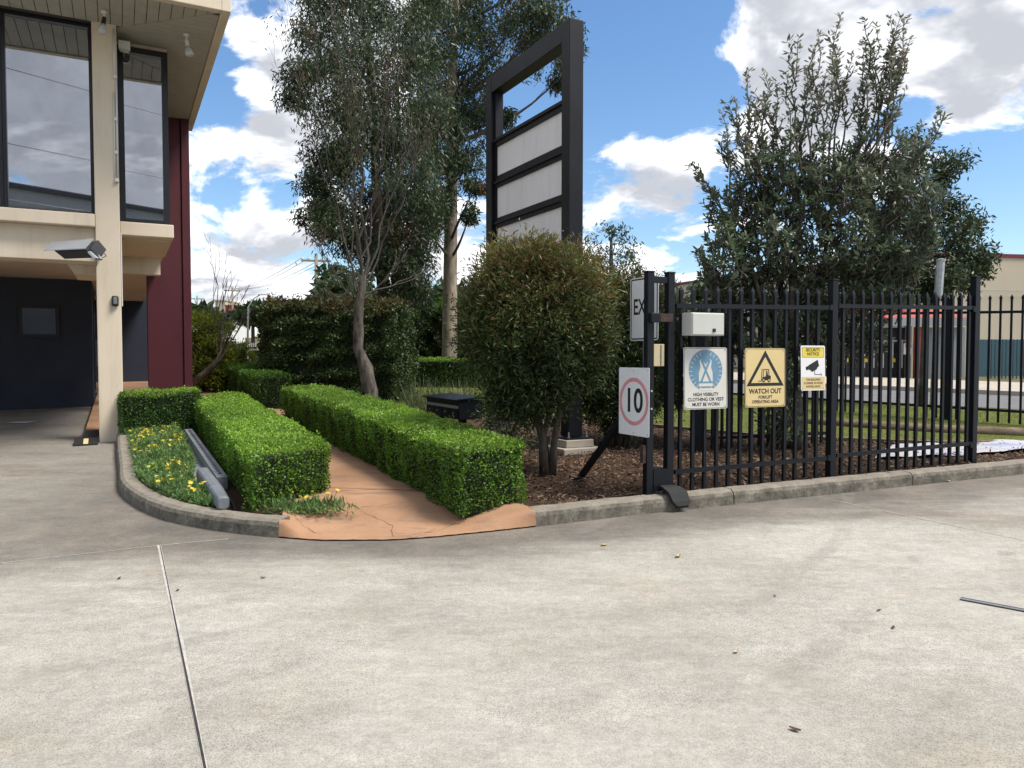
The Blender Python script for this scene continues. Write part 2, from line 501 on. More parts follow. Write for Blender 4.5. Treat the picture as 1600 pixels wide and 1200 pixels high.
def concrete_mat():
    t = NT('yard_concrete')
    sp = t.n('ShaderNodeSeparateXYZ'); t.l(t.tc.outputs['Object'], sp.inputs[0])
    X, Y = sp.outputs[0], sp.outputs[1]
    big = t.noise(0.55, 6, 0.6, dist=0.4)
    col = t.ramp(big, [(0.3, (0.268, 0.252, 0.216)), (0.5, (0.338, 0.321, 0.28)), (0.72, (0.40, 0.382, 0.336))])
    # warm rusty and cool patches
    warm = t.rng(t.noise(0.75, 6, 0.65, stretch=(1, 1.6, 1), dist=0.6), 0.50, 0.72, 0, 0.45)
    col = t.mix(warm, col, (0.315, 0.265, 0.20))
    # tyre-worn streaks across the yard
    st = t.rng(t.noise(2.6, 7, 0.72, stretch=(0.5, 2.0, 1, 0.22)), 0.49, 0.70, 0, 0.45)
    col = t.mix(st, col, (0.23, 0.208, 0.172))
    st2 = t.rng(t.noise(3.4, 6, 0.7, stretch=(0.4, 2.2, 1, -0.35)), 0.56, 0.72, 0, 0.4)
    col = t.mix(st2, col, (0.46, 0.45, 0.41))
    # dirt that has gathered in the gutter along the kerb
    d1 = t.math('SUBTRACT', Y, 5.9)
    d2 = t.math('ADD', t.math('MULTIPLY', t.math('SUBTRACT', X, 0.2), -0.38), t.math('MULTIPLY', t.math('SUBTRACT', Y, 6.2), 0.924))
    d = t.math('MINIMUM', d1, d2)
    n1 = t.math('MULTIPLY', t.math('SUBTRACT', t.noise(0.9, 6, 0.66, stretch=(0.5, 1.6, 1, 0.15)), 0.5), 2.6)
    dirt = t.math('MULTIPLY', t.rng(t.math('ADD', d, n1), -1.30, -0.10, 0, 0.92), t.rng(X, -5.5, -3.0, 0.62, 1.0))
    col = t.mix(dirt, col, t.ramp(t.noise(1.6, 5, 0.6), [(0.35, (0.100, 0.092, 0.080)), (0.7, (0.18, 0.152, 0.122))]))
    # far left apron: brownish blotches
    bl = t.rng(t.noise(1.5, 6, 0.7, stretch=(0.4, 1.5, 1)), 0.5, 0.62, 0, 0.55)
    far = t.rng(Y, 5.2, 7.5)
    col = t.mix(t.math('MULTIPLY', bl, far), col, (0.16, 0.125, 0.10))
    # white scuffs
    sc = t.rng(t.noise(1.1, 7, 0.75, stretch=(1.0, 0.8, 1, 0.6), dist=1.5), 0.665, 0.72, 0, 0.5)
    col = t.mix(sc, col, (0.52, 0.505, 0.46))
    # curved tyre scuffs and drips
    wv = t.n('ShaderNodeTexWave'); wv.wave_type = 'RINGS'; wv.rings_direction = 'Z'; wv.inputs['Scale'].default_value = 0.55
    wv.inputs['Distortion'].default_value = 2.2; wv.inputs['Detail'].default_value = 3; wv.inputs['Detail Scale'].default_value = 0.8
    mpw = t.n('ShaderNodeMapping'); mpw.inputs['Location'].default_value = (7.5, -12.0, 0); t.l(t.tc.outputs['Object'], mpw.inputs['Vector']); t.l(mpw.outputs[0], wv.inputs['Vector'])
    ty = t.math('MULTIPLY', t.rng(wv.outputs['Fac'], 0.80, 0.97), t.rng(t.noise(0.9, 6, 0.7), 0.46, 0.62, 0, 0.42))
    col = t.mix(ty, col, (0.215, 0.20, 0.172))
    drip = t.rng(t.noise(2.3, 3, 0.5, dist=0.3), 0.74, 0.80, 0, 0.5)
    col = t.mix(drip, col, (0.13, 0.105, 0.08))
    # exposed aggregate
    v = t.n('ShaderNodeTexVoronoi'); v.inputs['Scale'].default_value = 120; t.l(t.tc.outputs['Object'], v.inputs['Vector'])
    peb = t.rng(v.outputs['Distance'], 0.10, 0.5, 0.50, 1.10)
    worn = t.rng(t.noise(0.8, 5, 0.6, dist=0.5), 0.36, 0.60, 0.35, 1.0)
    mul = t.n('ShaderNodeVectorMath'); mul.operation = 'SCALE'; t.l(col, mul.inputs[0])
    t.l(t.math('ADD', t.math('MULTIPLY', t.math('SUBTRACT', peb, 1.0), worn), 1.0), mul.inputs['Scale']); col = mul.outputs[0]
    grit = t.rng(t.noise(150, 4, 0.75), 0.60, 0.70, 0, 0.85)
    col = t.mix(t.math('MULTIPLY', grit, worn), col, (0.075, 0.07, 0.065))
    grain = t.rng(t.noise(75, 5, 0.8), 0.3, 0.7, 0.84, 1.12)
    mott = t.rng(t.noise(5.5, 9, 0.78, stretch=(0.7, 1.3, 1, 0.3), dist=0.5), 0.32, 0.68, 0.89, 1.08)
    mott2 = t.rng(t.noise(19, 7, 0.75), 0.3, 0.7, 0.88, 1.09)
    grain = t.math('MULTIPLY', grain, t.math('MULTIPLY', mott, mott2))
    m2 = t.n('ShaderNodeVectorMath'); m2.operation = 'SCALE'; t.l(col, m2.inputs[0]); t.l(grain, m2.inputs['Scale'])
    t.color(m2.outputs[0]); t.set(0.85, 0, 0.25)
    t.bump(t.math('ADD', t.noise(90, 5, 0.7), t.math('MULTIPLY', v.outputs['Distance'], 0.6)), 0.35, 0.004)
    return t.m


def kerb_mat():
    t = NT('old_kerb_concrete')
    n = t.noise(7, 8, 0.7)
    col = t.ramp(n, [(0.30, (0.075, 0.068, 0.055)), (0.5, (0.165, 0.15, 0.122)), (0.72, (0.30, 0.27, 0.215))])
    dk = t.rng(t.noise(34, 7, 0.8), 0.48, 0.66, 0, 0.75)
    col = t.mix(dk, col, (0.055, 0.05, 0.042))
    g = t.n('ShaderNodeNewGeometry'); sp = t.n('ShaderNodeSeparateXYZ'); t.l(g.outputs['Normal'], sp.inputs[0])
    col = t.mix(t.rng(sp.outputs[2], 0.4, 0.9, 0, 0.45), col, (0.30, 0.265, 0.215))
    t.color(col); t.set(0.9, 0, 0.2); t.bump(t.noise(45, 8, 0.75), 0.7, 0.012)
    return t.m


def terracotta_mat():
    t = NT('terracotta_stamped_concrete')
    col = t.ramp(t.noise(1.1, 6, 0.62), [(0.3, (0.27, 0.145, 0.078)), (0.55, (0.355, 0.205, 0.118)), (0.75, (0.41, 0.255, 0.16))])
    wear = t.rng(t.noise(3.2, 7, 0.7, stretch=(0.7, 2.0, 1, 0.3)), 0.48, 0.70, 0, 0.7)
    col = t.mix(wear, col, (0.175, 0.115, 0.085))
    col = t.mix(t.rng(t.noise(70, 6, 0.8), 0.52, 0.68, 0, 0.6), col, (0.17, 0.10, 0.07))
    t.color(col); t.set(0.78, 0, 0.3); t.bump(t.noise(60, 6, 0.7), 0.3, 0.006)
    return t.m


M['concrete'] = concrete_mat(); M['kerb'] = kerb_mat(); M['terracotta'] = terracotta_mat()
tt = NT('mulch_soil')
tt.color(tt.ramp(tt.noise(38, 7, 0.75), [(0.3, (0.03, 0.02, 0.014)), (0.55, (0.095, 0.06, 0.04)), (0.75, (0.19, 0.13, 0.088))]))
tt.set(0.95, 0, 0.1); tt.bump(tt.noise(60, 6, 0.8), 1.0, 0.03); M['mulch'] = tt.m
tt = NT('lawn_turf')
tt.color(tt.ramp(tt.noise(9, 8, 0.75), [(0.3, (0.08, 0.095, 0.025)), (0.55, (0.14, 0.16, 0.04)), (0.75, (0.22, 0.205, 0.085))]))
tt.set(0.95, 0, 0.1); tt.bump(tt.noise(80, 5, 0.8), 0.8, 0.03); M['turf'] = tt.m
tt = NT('street_asphalt')
tt.color(tt.ramp(tt.noise(3, 8, 0.7), [(0.3, (0.115, 0.115, 0.118)), (0.7, (0.17, 0.17, 0.172))])); tt.set(0.9, 0, 0.3)
M['asphalt'] = tt.m
tt = NT('pale_footpath')
tt.color(tt.ramp(tt.noise(2, 7, 0.65), [(0.3, (0.33, 0.29, 0.24)), (0.7, (0.45, 0.40, 0.335))])); tt.set(0.9, 0, 0.2)
M['footpath'] = tt.m
tt = NT('far_ground')
tt.color(tt.ramp(tt.noise(0.4, 8, 0.7), [(0.3, (0.06, 0.07, 0.03)), (0.7, (0.17, 0.15, 0.09))])); tt.set(0.95, 0, 0.1)
M['far_ground'] = tt.m
M['joint'] = paint('joint_sealant', (0.028, 0.026, 0.024), 0.8, 0.5, 30)
M['joint_edge'] = paint('cut_concrete_edge', (0.40, 0.385, 0.35), 0.9, 0.25, 18)

# ground to the horizon: strips follow the rise, then level off
mb = MB()
ys = [-600, -25, 0, 40, 100, 200, 2500]
for i in range(len(ys) - 1):
    y0, y1 = ys[i], ys[i + 1]
    mb.add([(-2500, y0, gz(y0) - 0.07), (2500, y0, gz(y0) - 0.07), (2500, y1, gz(y1) - 0.07), (-2500, y1, gz(y1) - 0.07)], [(0, 1, 2, 3)])
tag(mb.build('ground', M['far_ground']), kind='structure')

yard = sheet('yard', [(-30, -24), (30, -24), (30, 13.2), (9, 13.0), (-4.4, 11.8), (-6.0, 22.0), (-30, 22.0)], 0.0, M['concrete'])

# kerb line, front edge, at yard level
K1 = [(-5.86, 11.2), (-5.0, 9.55), (-4.30, 8.25), (-4.10, 7.85), (-3.86, 7.42), (-3.50, 6.95), (-3.22, 6.64), (-2.92, 6.37), (-2.52, 6.13), (-2.09, 5.94), (-1.82, 5.87)]
K2 = [(0.20, 6.20), (0.89, 6.52), (1.47, 6.76), (2.43, 7.15), (3.0, 7.38), (4.4, 7.95), (5.72, 8.48), (7.6, 9.24), (10.0, 10.2), (13.0, 11.4)]


def resample(pl, n):
    p = [Vector((x, y, 0)) for x, y in pl]
    d = [0]
    for i in range(1, len(p)): d.append(d[-1] + (p[i] - p[i - 1]).length)
    out = []
    for k in range(n):
        t = d[-1] * k / (n - 1)
        i = max(j for j in range(len(d)) if d[j] <= t + 1e-9); i = min(i, len(p) - 2)
        f = (t - d[i]) / (d[i + 1] - d[i]); out.append(p[i].lerp(p[i + 1], f))
    return out


def smooth_pl(p, it=2):
    for _ in range(it):
        p = [p[0]] + [(p[i - 1] + p[i] * 2 + p[i + 1]) / 4 for i in range(1, len(p) - 1)] + [p[-1]]
    return p


KERB_H = 0.135
PROF = [(0.0, -0.06), (0.008, 0.085), (0.022, 0.115), (0.05, KERB_H), (0.155, KERB_H), (0.165, KERB_H - 0.01), (0.165, -0.06)]


def left_norm(p, i):
    d = (p[min(i + 1, len(p) - 1)] - p[max(i - 1, 0)]).normalized()
    return Vector((-d.y, d.x, 0))


def kerb(name, pl, cuts, n):
    root = thing(name, (pl[0][0], pl[0][1], gz(pl[0][1])), None, None, kind='structure')
    p = smooth_pl(resample(pl, n), 3)
    cuts = [0] + cuts + [n - 1]
    for c0, c1 in zip(cuts[:-1], cuts[1:]):
        mb = MB(); k = len(PROF); seg = list(range(c0, c1 + 1))
        for q, i in enumerate(seg):
            nn = left_norm(p, i); base = p[i].copy()
            d = (p[min(i + 1, n - 1)] - p[max(i - 1, 0)]).normalized()
            if q == 0 and c0 > 0: base += d * 0.006
            if q == len(seg) - 1 and c1 < n - 1: base -= d * 0.006
            for (o, h) in PROF:
                wob = 0.0016 * math.sin(i * 2.3 + o * 40) + 0.0012 * math.sin(i * 5.1 + h * 60)
                v = base + nn * (o + (wob if h > 0 else 0))
                mb.v.append((v.x, v.y, gz(v.y) + h + (wob if h > 0.05 else 0)))
        for q in range(len(seg) - 1):
            for j in range(k - 1):
                a = q * k + j
                mb.f.append((a, a + k, a + k + 1, a + 1))
        mb.f.append(tuple(range(k))); e = (len(seg) - 1) * k; mb.f.append(tuple(e + j for j in range(k - 1, -1, -1)))
        o = mb.build('kerb_segment', M['kerb'], root)
        me = o.data
        bm = bmesh.new(); bm.from_mesh(me); bmesh.ops.recalc_face_normals(bm, faces=bm.faces); bm.to_mesh(me); bm.free()
    return p


kp1 = kerb('curved_kerb', K1, [14, 44], 60)
kp2 = kerb('straight_kerb', K2, [16, 34, 60, 85], 110)

# inner edge of the dropped path entrance, from kerb end to kerb end
ENT_IN = [ab(1.10, 6.20), ab(1.24, 6.62), ab(1.48, 6.95), ab(1.75, 7.0), ab(2.2, 6.9), ab(2.55, 6.55), ab(2.95, 6.05), ab(3.12, 5.80)]
ENT_IN = [(p.x, p.y) for p in ENT_IN]
ENT_IN[0] = (-1.84, 6.03); ENT_IN[-1] = (0.15, 6.35)

inner1 = [(p + left_norm(kp1, i) * 0.15) for i, p in enumerate(kp1)]
inner2 = [(p + left_norm(kp2, i) * 0.15) for i, p in enumerate(kp2)]
ROAD_N0, ROAD_D = Vector((7.1, 16.5, 0)), Vector((0.79, -0.61, 0))     # garden-side edge of the street
rn = lambda t: ROAD_N0 + ROAD_D * t
road_n = Vector((0.61, 0.79, 0))
garden_pts = [(p.x, p.y) for p in inner1[:-1]] + ENT_IN + [(p.x, p.y) for p in inner2[1:]] + \
    [(rn(6.3).x, rn(6.3).y), (rn(0).x, rn(0).y), (rn(-22).x, rn(-22).y), (-12.2, 31.0), (ab(1.4, 27).x, ab(1.4, 27).y), (ab(1.4, 13.0).x, ab(1.4, 13.0).y), (ab(-0.03, 13.0).x, ab(-0.03, 13.0).y)]
sheet('garden_bed', garden_pts, 0.105, M['mulch'])

# terracotta path
path = thing('path', ab(2.0, 8.0), None, None, kind='structure')
E = smooth_pl(resample([(-1.82, 5.87), (-1.48, 5.78), (-0.92, 5.79), (-0.62, 5.87), (-0.2, 6.03), (0.20, 6.20)], 49), 3)
I = smooth_pl(resample(ENT_IN, 49), 3)
sm = lambda x: (lambda y: y * y * (3 - 2 * y))(min(1, max(0, x)))
mb = MB(); R = 14
for i in range(49):
    s = i / 48
    flank = max(sm((0.14 - s) / 0.14), sm((s - 0.62) / 0.38))
    for r in range(R + 1):
        q = E[i].lerp(I[i], r / R)
        h0 = 0.012 + 0.108 * sm(r / R / 0.85)
        h1 = -0.02 + 0.155 * sm((r / R + 0.05) / 0.18)
        mb.v.append((q.x, q.y, gz(q.y) + max(h0, h0 * (1 - flank) + h1 * flank) + 0.0015 * math.sin(i * 1.9 + r)))
for i in range(48):
    for r in range(R):
        a = i * (R + 1) + r
        mb.f.append((a, a + R + 1, a + R + 2, a + 1))
mb.build('ramp', M['terracotta'], path, smooth=True)
from mathutils.bvhtree import BVHTree
ramp_bvh = BVHTree.FromPolygons([Vector(v) for v in mb.v], mb.f)


def ramp_h(u):
    hit = ramp_bvh.ray_cast(Vector((u.x, u.y, 5)), Vector((0, 0, -1)))[0]
    return (hit.z - gz(u.y) + 0.003) if hit else 0.127

pts = [(q.x, q.y) for q in I[6:44]]
pp = [pts[k] for k in range(0, len(pts), 2)]
pp += [tuple(ab(2.62, 7.5)[:2]), tuple(ab(2.62, 13.6)[:2]), tuple(ab(3.1, 14.4)[:2]), tuple(ab(2.6, 14.9)[:2]), tuple(ab(1.35, 24.6)[:2]), tuple(ab(-0.46, 24.6)[:2]), tuple(ab(-0.46, 12.95)[:2]), tuple(ab(1.0, 12.9)[:2]), tuple(ab(1.5, 12.6)[:2]), tuple(ab(1.5, 7.4)[:2])]
mbs = sheet('paving', pp, 0.122, M['terracotta'], path, None)
mbs.location = -Vector(ORG[path.name])
# saw-cut and cracks in the path
def strip(name, pts, w, h, mat, parent, jitter=0.0):
    mb = MB(); p = [Vector((x, y, 0)) for x, y in pts]
    if jitter:
        q = []
        for i in range(len(p) - 1):
            for k in range(5):
                v = p[i].lerp(p[i + 1], k / 5); q.append(v + Vector((random.uniform(-1, 1), random.uniform(-1, 1), 0)) * jitter)
        p = q + [p[-1]]
    for i, v in enumerate(p):
        n = left_norm(p, i); ww = w * (random.uniform(0.4, 1.3) if jitter else 1)
        for s in (-0.5, 0.5):
            u = v + n * ww * s; hh = h(u) if callable(h) else h
            mb.v.append((u.x, u.y, gz(u.y) + hh))
    for i in range(len(p) - 1): mb.f.append((2 * i, 2 * i + 1, 2 * i + 3, 2 * i + 2))
    o = mb.build(name, mat, parent)
    return o


strip('saw_cut', [tuple(ab(1.62, 7.25)[:2]), tuple(ab(2.55, 6.62)[:2])], 0.008, 0.126, M['joint'], path)
for cr in ([(-1.45, 6.62), (-1.2, 6.35), (-0.98, 6.12), (-0.92, 5.86)], [(-0.30, 6.50), (-0.42, 6.25), (-0.62, 5.98), (-0.78, 5.93)], [(-0.62, 6.05), (-0.75, 5.84)], [(-1.75, 6.12), (-1.62, 5.98), (-1.50, 5.92)], [(-1.3, 6.5), (-1.05, 6.6)]):
    strip('crack', cr, 0.0035, ramp_h, M['joint'], path, 0.014)
strip('saw_cut', [tuple(ab(1.5, 9.9)[:2]), tuple(ab(2.6, 9.6)[:2])], 0.008, 0.126, M['joint'], path)

# yard joints
def joint(p0, p1, w=0.022):
    strip('joint_edge', [p0, p1], w * 3.0, 0.002, M['joint_edge'], yard, 0.006)
    strip('expansion_joint', [p0, p1], w, 0.004, M['joint'], yard, 0.002)


joint((-2.66, 5.68), (-0.35, 1.25), 0.008)
for pl, w in (([(-9.0, 3.6), (-5.0, 4.65), (-3.53, 5.24), (-2.66, 5.66), (-2.2, 5.84)], 0.010), ([(2.98, 7.32), (3.45, 6.56), (4.2, 5.4)], 0.010),
              ([(-5.95, 10.9), (-9.5, 10.2)], 0.012), ([(-7.2, 13.0), (-12, 11.0)], 0.012)):
    strip('saw_cut', pl, w, 0.003, M['joint_edge'] if pl[0][0] < -8 or pl[0][0] > 2 else M['joint'], yard, 0.003)

# street beyond the garden
q = [rn(-60), rn(30), rn(30) + road_n * 5.4, rn(-60) + road_n * 5.4]
sheet('road', [(p.x, p.y) for p in q], -0.03, M['asphalt'])
q = [rn(-60) + road_n * 5.4, rn(30) + road_n * 5.4, rn(30) + road_n * 9.4, rn(-60) + road_n * 9.4]
mb = MB()
mb.hexa([(p.x, p.y, gz(p.y) - 0.06) for p in q], [(p.x, p.y, gz(p.y) + 0.08) for p in q])
tag(mb.build('footpath', M['footpath']), kind='structure')
mb = MB(); q = [rn(-60) - road_n * 0.15, rn(30) - road_n * 0.15, rn(30), rn(-60)]
mb.hexa([(p.x, p.y, gz(p.y) - 0.06) for p in q], [(p.x, p.y, gz(p.y) + 0.10) for p in q])
tag(mb.build('street_kerb', M['footpath']), kind='structure')

# lawn verge between garden and street
lawn = [tuple(rn(7)[:2]), (10.6, 11.0), (7.6, 10.15), (5.6, 10.0), (3.6, 10.6), (2.2, 11.8), (0.9, 13.2), (-1.0, 14.6), (-2.5, 15.2), (-2.5, 20.0), tuple(rn(-4)[:2])]
lw = [(p[0] - 0.61 * 0.2, p[1] - 0.79 * 0.2) if i in (0, len(lawn) - 1) else p for i, p in enumerate(lawn)]
sheet('lawn', lw, 0.113, M['turf'])


def inpoly(P, poly):
    x, y = P[:, 0], P[:, 1]; r = np.zeros(len(P), bool); n = len(poly); j = n - 1
    for i in range(n):
        xi, yi = poly[i]; xj, yj = poly[j]
        c = ((yi > y) != (yj > y)) & (x < (xj - xi) * (y - yi) / (yj - yi + 1e-12) + xi)
        r ^= c; j = i
    return r


def scatter(n, poly):
    a = np.array(poly); lo, hi = a.min(0), a.max(0)
    out = np.zeros((0, 2))
    while len(out) < n:
        p = lo + (hi - lo) * RNG.random((n, 2)); out = np.vstack([out, p[inpoly(p, poly)]])
    return out[:n]


P = scatter(26000, lw)
k = len(P)
z = SL * P[:, 1] + 0.112
g = thing('grass', (5, 12, gz(12)), 'short patchy green grass on the verge behind the fence', 'grass', kind='stuff')
o = leaves('grass_blades', np.column_stack([P, z]), rdir(k, 2.0), rdir(k), RNG.uniform(0.02, 0.06, k), 0.006, M['grassblade'], g, fat=0.3)

# bark chips on the garden bed
bed = [(p.x, p.y) for p in inner2[1:70:4]] + [(7.6, 10.1), (5.6, 10.0), (3.6, 10.6), (2.2, 11.8), (0.9, 13.0), (-0.6, 12.2), tuple(ab(3.3, 9.0)[:2]), tuple(ab(3.3, 6.2)[:2])]
P = scatter(15000, bed); k = len(P)
z = SL * P[:, 1] + 0.108 + RNG.random(k) * 0.018
D = rdir(k); D[:, 2] *= 0.35
o = thing('bark_mulch', (1.5, 8, gz(8)), 'loose brown bark mulch chips around the bushes', 'mulch', kind='stuff')
leaves('bark_chips', np.column_stack([P, z]), D, rdir(k, 2.2), RNG.uniform(0.025, 0.085, k), RNG.uniform(0.010, 0.026, k), M['chip'], o, fat=0.45, curl=0.06)

# edging boards of the lawn and the log by the street fence
def edging(pts, h, w, mat, name, label):
    mb = MB()
    for i in range(len(pts) - 1):
        a, b = Vector((*pts[i], 0)), Vector((*pts[i + 1], 0)); d = (b - a).normalized(); n = Vector((-d.y, d.x, 0)) * w / 2
        q = [a - n, b - n, b + n, a + n]
        mb.hexa([(p.x, p.y, gz(p.y) + 0.09) for p in q], [(p.x, p.y, gz(p.y) + 0.105 + h) for p in q])
    tag(mb.build(name, mat, None), label, 'edging')


M['timber'] = barkmat('weathered_timber', (0.10, 0.075, 0.05), (0.22, 0.17, 0.12), 6, (1, 1, 1), 0.3)
edging([(7.6, 10.15), (5.6, 10.0), (3.6, 10.6), (2.2, 11.8), (0.9, 13.2)], 0.05, 0.07, M['timber'], 'timber_edging', 'weathered timber edging between the bark mulch and the lawn')
mb = MB()
lg = [(4.4, 12.55), (5.4, 11.75), (6.3, 11.2), (7.3, 10.85), (8.6, 10.75), (10.2, 10.9)]
mb.tube([on(x, y, 0.13) for x, y in lg], [0.075, 0.085, 0.09, 0.09, 0.095, 0.09], 9)
tag(mb.build('garden_log', M['timber'], smooth=True), 'long grey log lying on the grass along the street fence', 'log')

# ------------------------------------------------------------------ office building on the left
SOF = 6.37
bld = thing('office_building', ab(-2.5, 15, 0.45), 'two-storey cream and navy office building with maroon pier at left', 'building')
B = lambda *a: MB().boxab(*a)
col_o = B(-0.265, 0.05, 12.42, 12.86, 0.30, SOF).build('column', M['cream'], bld, bevel=0.012)
# fascia round the roof and the slab over it
mb = MB(); mb.boxab(-9, 1.33, 11.18, 11.30, SOF - 0.03, 7.6); mb.boxab(1.33, 1.45, 11.18, 17.4, SOF - 0.03, 7.6)
mb.build('fascia', M['cream'], bld, bevel=0.01)
MB().boxab(-9, 1.33, 11.30, 24.9, SOF + 0.03, 7.55).build('roof', M['soffit_gap'], bld)
sof = MB().boxab(-9, 1.325, 11.305, 17.3, SOF + 0.012, SOF + 0.028).build('soffit', M['soffit_gap'], bld)
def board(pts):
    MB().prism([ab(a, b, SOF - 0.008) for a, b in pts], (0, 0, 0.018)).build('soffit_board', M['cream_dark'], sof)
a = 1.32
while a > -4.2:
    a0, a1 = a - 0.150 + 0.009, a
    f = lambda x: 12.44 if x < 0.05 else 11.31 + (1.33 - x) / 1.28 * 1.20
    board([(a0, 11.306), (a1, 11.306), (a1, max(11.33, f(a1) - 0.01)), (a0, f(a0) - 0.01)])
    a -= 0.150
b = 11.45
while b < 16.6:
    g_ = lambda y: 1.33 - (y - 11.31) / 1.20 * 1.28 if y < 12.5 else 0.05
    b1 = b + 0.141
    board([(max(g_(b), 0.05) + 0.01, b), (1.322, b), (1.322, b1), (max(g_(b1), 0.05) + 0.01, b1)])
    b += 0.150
# upper walls
MB().boxab(-0.26, 0.74, 13.02, 17.2, 3.4, SOF - 0.012).build('upper_wall', M['cream'], bld)
MB().boxab(-9, -0.266, 12.62, 12.9, 3.45, 3.72).build('spandrel', M['cream'], bld)
MB().boxab(-9, -0.267, 12.34, 12.62, 3.46, 3.64).build('window_ledge', M['cream'], bld, bevel=0.012)
MB().boxab(-9, -0.267, 12.50, 12.95, 2.98, 3.46).build('beam', M['cream'], bld, bevel=0.01)
MB().boxab(0.05, 0.78, 12.70, 15.2, 3.42, 3.62).build('window_ledge', M['cream'], bld, bevel=0.012)
MB().boxab(0.05, 0.70, 15.2, 15.5, 3.10, 3.55).build('beam', M['cream'], bld)
MB().boxab(-9, 0.04, 12.96, 24.6, 3.22, 3.40).build('undercroft_ceiling', M['cream'], bld)
MB().boxab(0.041, 0.68, 15.51, 24.6, 3.22, 3.40).build('undercroft_ceiling', M['cream'], bld)
MB().hexa([ab(-.55, 12.96, 2.84), ab(-.28, 12.96, 2.84), ab(-.28, 14, 2.84), ab(-.55, 14, 2.84)], [ab(-.78, 12.96, 3.21), ab(-.28, 12.96, 3.21), ab(-.28, 14, 3.21), ab(-.78, 14, 3.21)]).build('beam_haunch', M['cream'], bld)
# windows
def window(a0, a1, b, z0, z1, fr=0.06):
    fm = MB(); d0, d1 = b - 0.05, b + 0.06
    fm.boxab(a0, a0 + fr, d0, d1, z0, z1); fm.boxab(a1 - fr, a1, d0, d1, z0, z1)
    fm.boxab(a0 + fr, a1 - fr, d0, d1, z0, z0 + fr); fm.boxab(a0 + fr, a1 - fr, d0, d1, z1 - fr, z1)
    w = fm.build('window', M['frame'], bld)
    MB().boxab(a0 + fr, a1 - fr, b + 0.0, b + 0.02, z0 + fr, z1 - fr).build('pane', M['glass'], w)
window(-1.36, -0.267, 12.62, 3.64, SOF - 0.012, 0.045)
window(-2.75, -1.365, 12.62, 3.64, SOF - 0.012, 0.045)
window(-4.2, -2.755, 12.62, 3.64, SOF - 0.012, 0.045)
window(0.051, 0.74, 12.96, 3.62, SOF - 0.10, 0.085)
MB().boxab(-4.3, -0.28, 12.70, 12.9, 3.72, SOF - 0.01).build('dark_interior', M['navy'], bld)
# ground floor
MB().boxab(-9, -0.48, 18.3, 24.6, 0.30, 3.21).build('ground_floor_wall', M['navy'], bld)
MB().boxab(-0.478, 1.30, 24.6, 24.9, 0.60, 3.6).build('entrance_wall', M['navy'], bld)
# glazed doors on the entrance side of the navy wall
for b0 in (18.9, 20.4):
    d = MB().boxab(-0.478, -0.44, b0, b0 + 1.35, 0.82, 3.0).build('door', M['glassdark'], bld)
    MB().tube([ab(-0.41, b0 + 0.15, 1.4), ab(-0.41, b0 + 0.15, 2.0)], 0.016, 8).build('door_handle', M['galv'], d)
c = ab(-1.35, 18.3, 0)
p0, p1 = at(38, 475, 15.55), at(92, 522, 15.75)
d = MB().boxab(-1.78, -1.08, 18.24, 18.298, 2.02, 2.66).build('notice_case', M['frame'], bld)
MB().boxab(-1.72, -1.14, 18.225, 18.239, 2.08, 2.60).build('pane', M['glassdark'], d)
# maroon pier
pr = MB().boxab(0.52, 1.16, 16.65, 16.95, 0.40, SOF - 0.01).build('pier', M['maroon'], bld, bevel=0.01)
MB().boxab(1.175, 1.325, 16.62, 16.98, 0.40, SOF - 0.012).build('pier_edge', M['maroon'], pr, bevel=0.01)
MB().boxab(1.16, 1.175, 16.70, 16.94, 0.40, SOF - 0.012).build('pier_groove', M['soffit_gap'], pr)
# conduit and junction boxes up the column
cd = MB()
cz = [6.2, 5.35, 5.34, 4.4, 4.39, 3.62]
cd.tube([ab(0.015, 12.405, 6.3), ab(0.015, 12.405, 5.6)], 0.012, 6)
cd.tube([ab(0.035, 12.405, 5.6), ab(0.035, 12.405, 4.2)], 0.012, 6)
cd.tube([ab(0.0, 12.405, 5.4), ab(0.0, 12.405, 4.1)], 0.010, 6)
co = cd.build('conduit', M['whiteplastic'], col_o, smooth=True)
for z in (5.62, 5.02, 4.55, 4.15):
    MB().lathe(ab(0.022, 12.412, z), [(0.03, 0), (0.03, 0.03), (0.02, 0.04)], 10, axis=tuple(ab(0, -1, 0))).build('junction_box', M['whiteplastic'], col_o)
MB().tube([ab(0.060, 12.43, 3.4), ab(0.060, 12.43, 2.35), ], 0.010, 6).build('conduit', M['whiteplastic'], col_o)

# lamps and gadgets fixed to the building (each comes away by itself)
ax_u, ax_w = Vector((UX, UY, 0)), Vector((UY, -UX, 0))
def spot_lamp(px, py, Y, label, tilt):
    p = at(px, py, Y); p.z = SOF - 0.012
    t = thing('spot_lamp', p, label, 'spot lamp', 'spot lamps under the soffit')
    MB().lathe(p, [(0.045, 0), (0.045, -0.02), (0.015, -0.03), (0.012, -0.10)], 12).build('mount', M['whiteplastic'], t, smooth=False)
    q = p - Vector((0, 0, 0.10)); d = (Vector((0, 0, -1)) + tilt).normalized()
    MB().lathe(q, [(0.022, -0.02), (0.028, 0.0), (0.03, 0.08)], 12, axis=d).build('lamp_holder', M['darkplastic'] if px < 200 else M['whiteplastic'], t)
    MB().lathe(q + d * 0.08, [(0.03, 0), (0.05, 0.05), (0.062, 0.10), (0.058, 0.125), (0.035, 0.14)], 14, axis=d).build('bulb', M['lensglass'], t, smooth=True)
spot_lamp(163, 33, 10.6, 'white globe spot lamp under the soffit in front of the cream column', Vector((-0.15, -0.1, 0)))
spot_lamp(292, 85, 11.35, 'bare bulb spot lamp under the soffit near the roof corner', Vector((0.2, -0.05, 0)))
t = thing('sensor_box', ab(0.13, 12.7, 6.1), 'small white sensor box beside the cream column above the narrow window', 'sensor box')
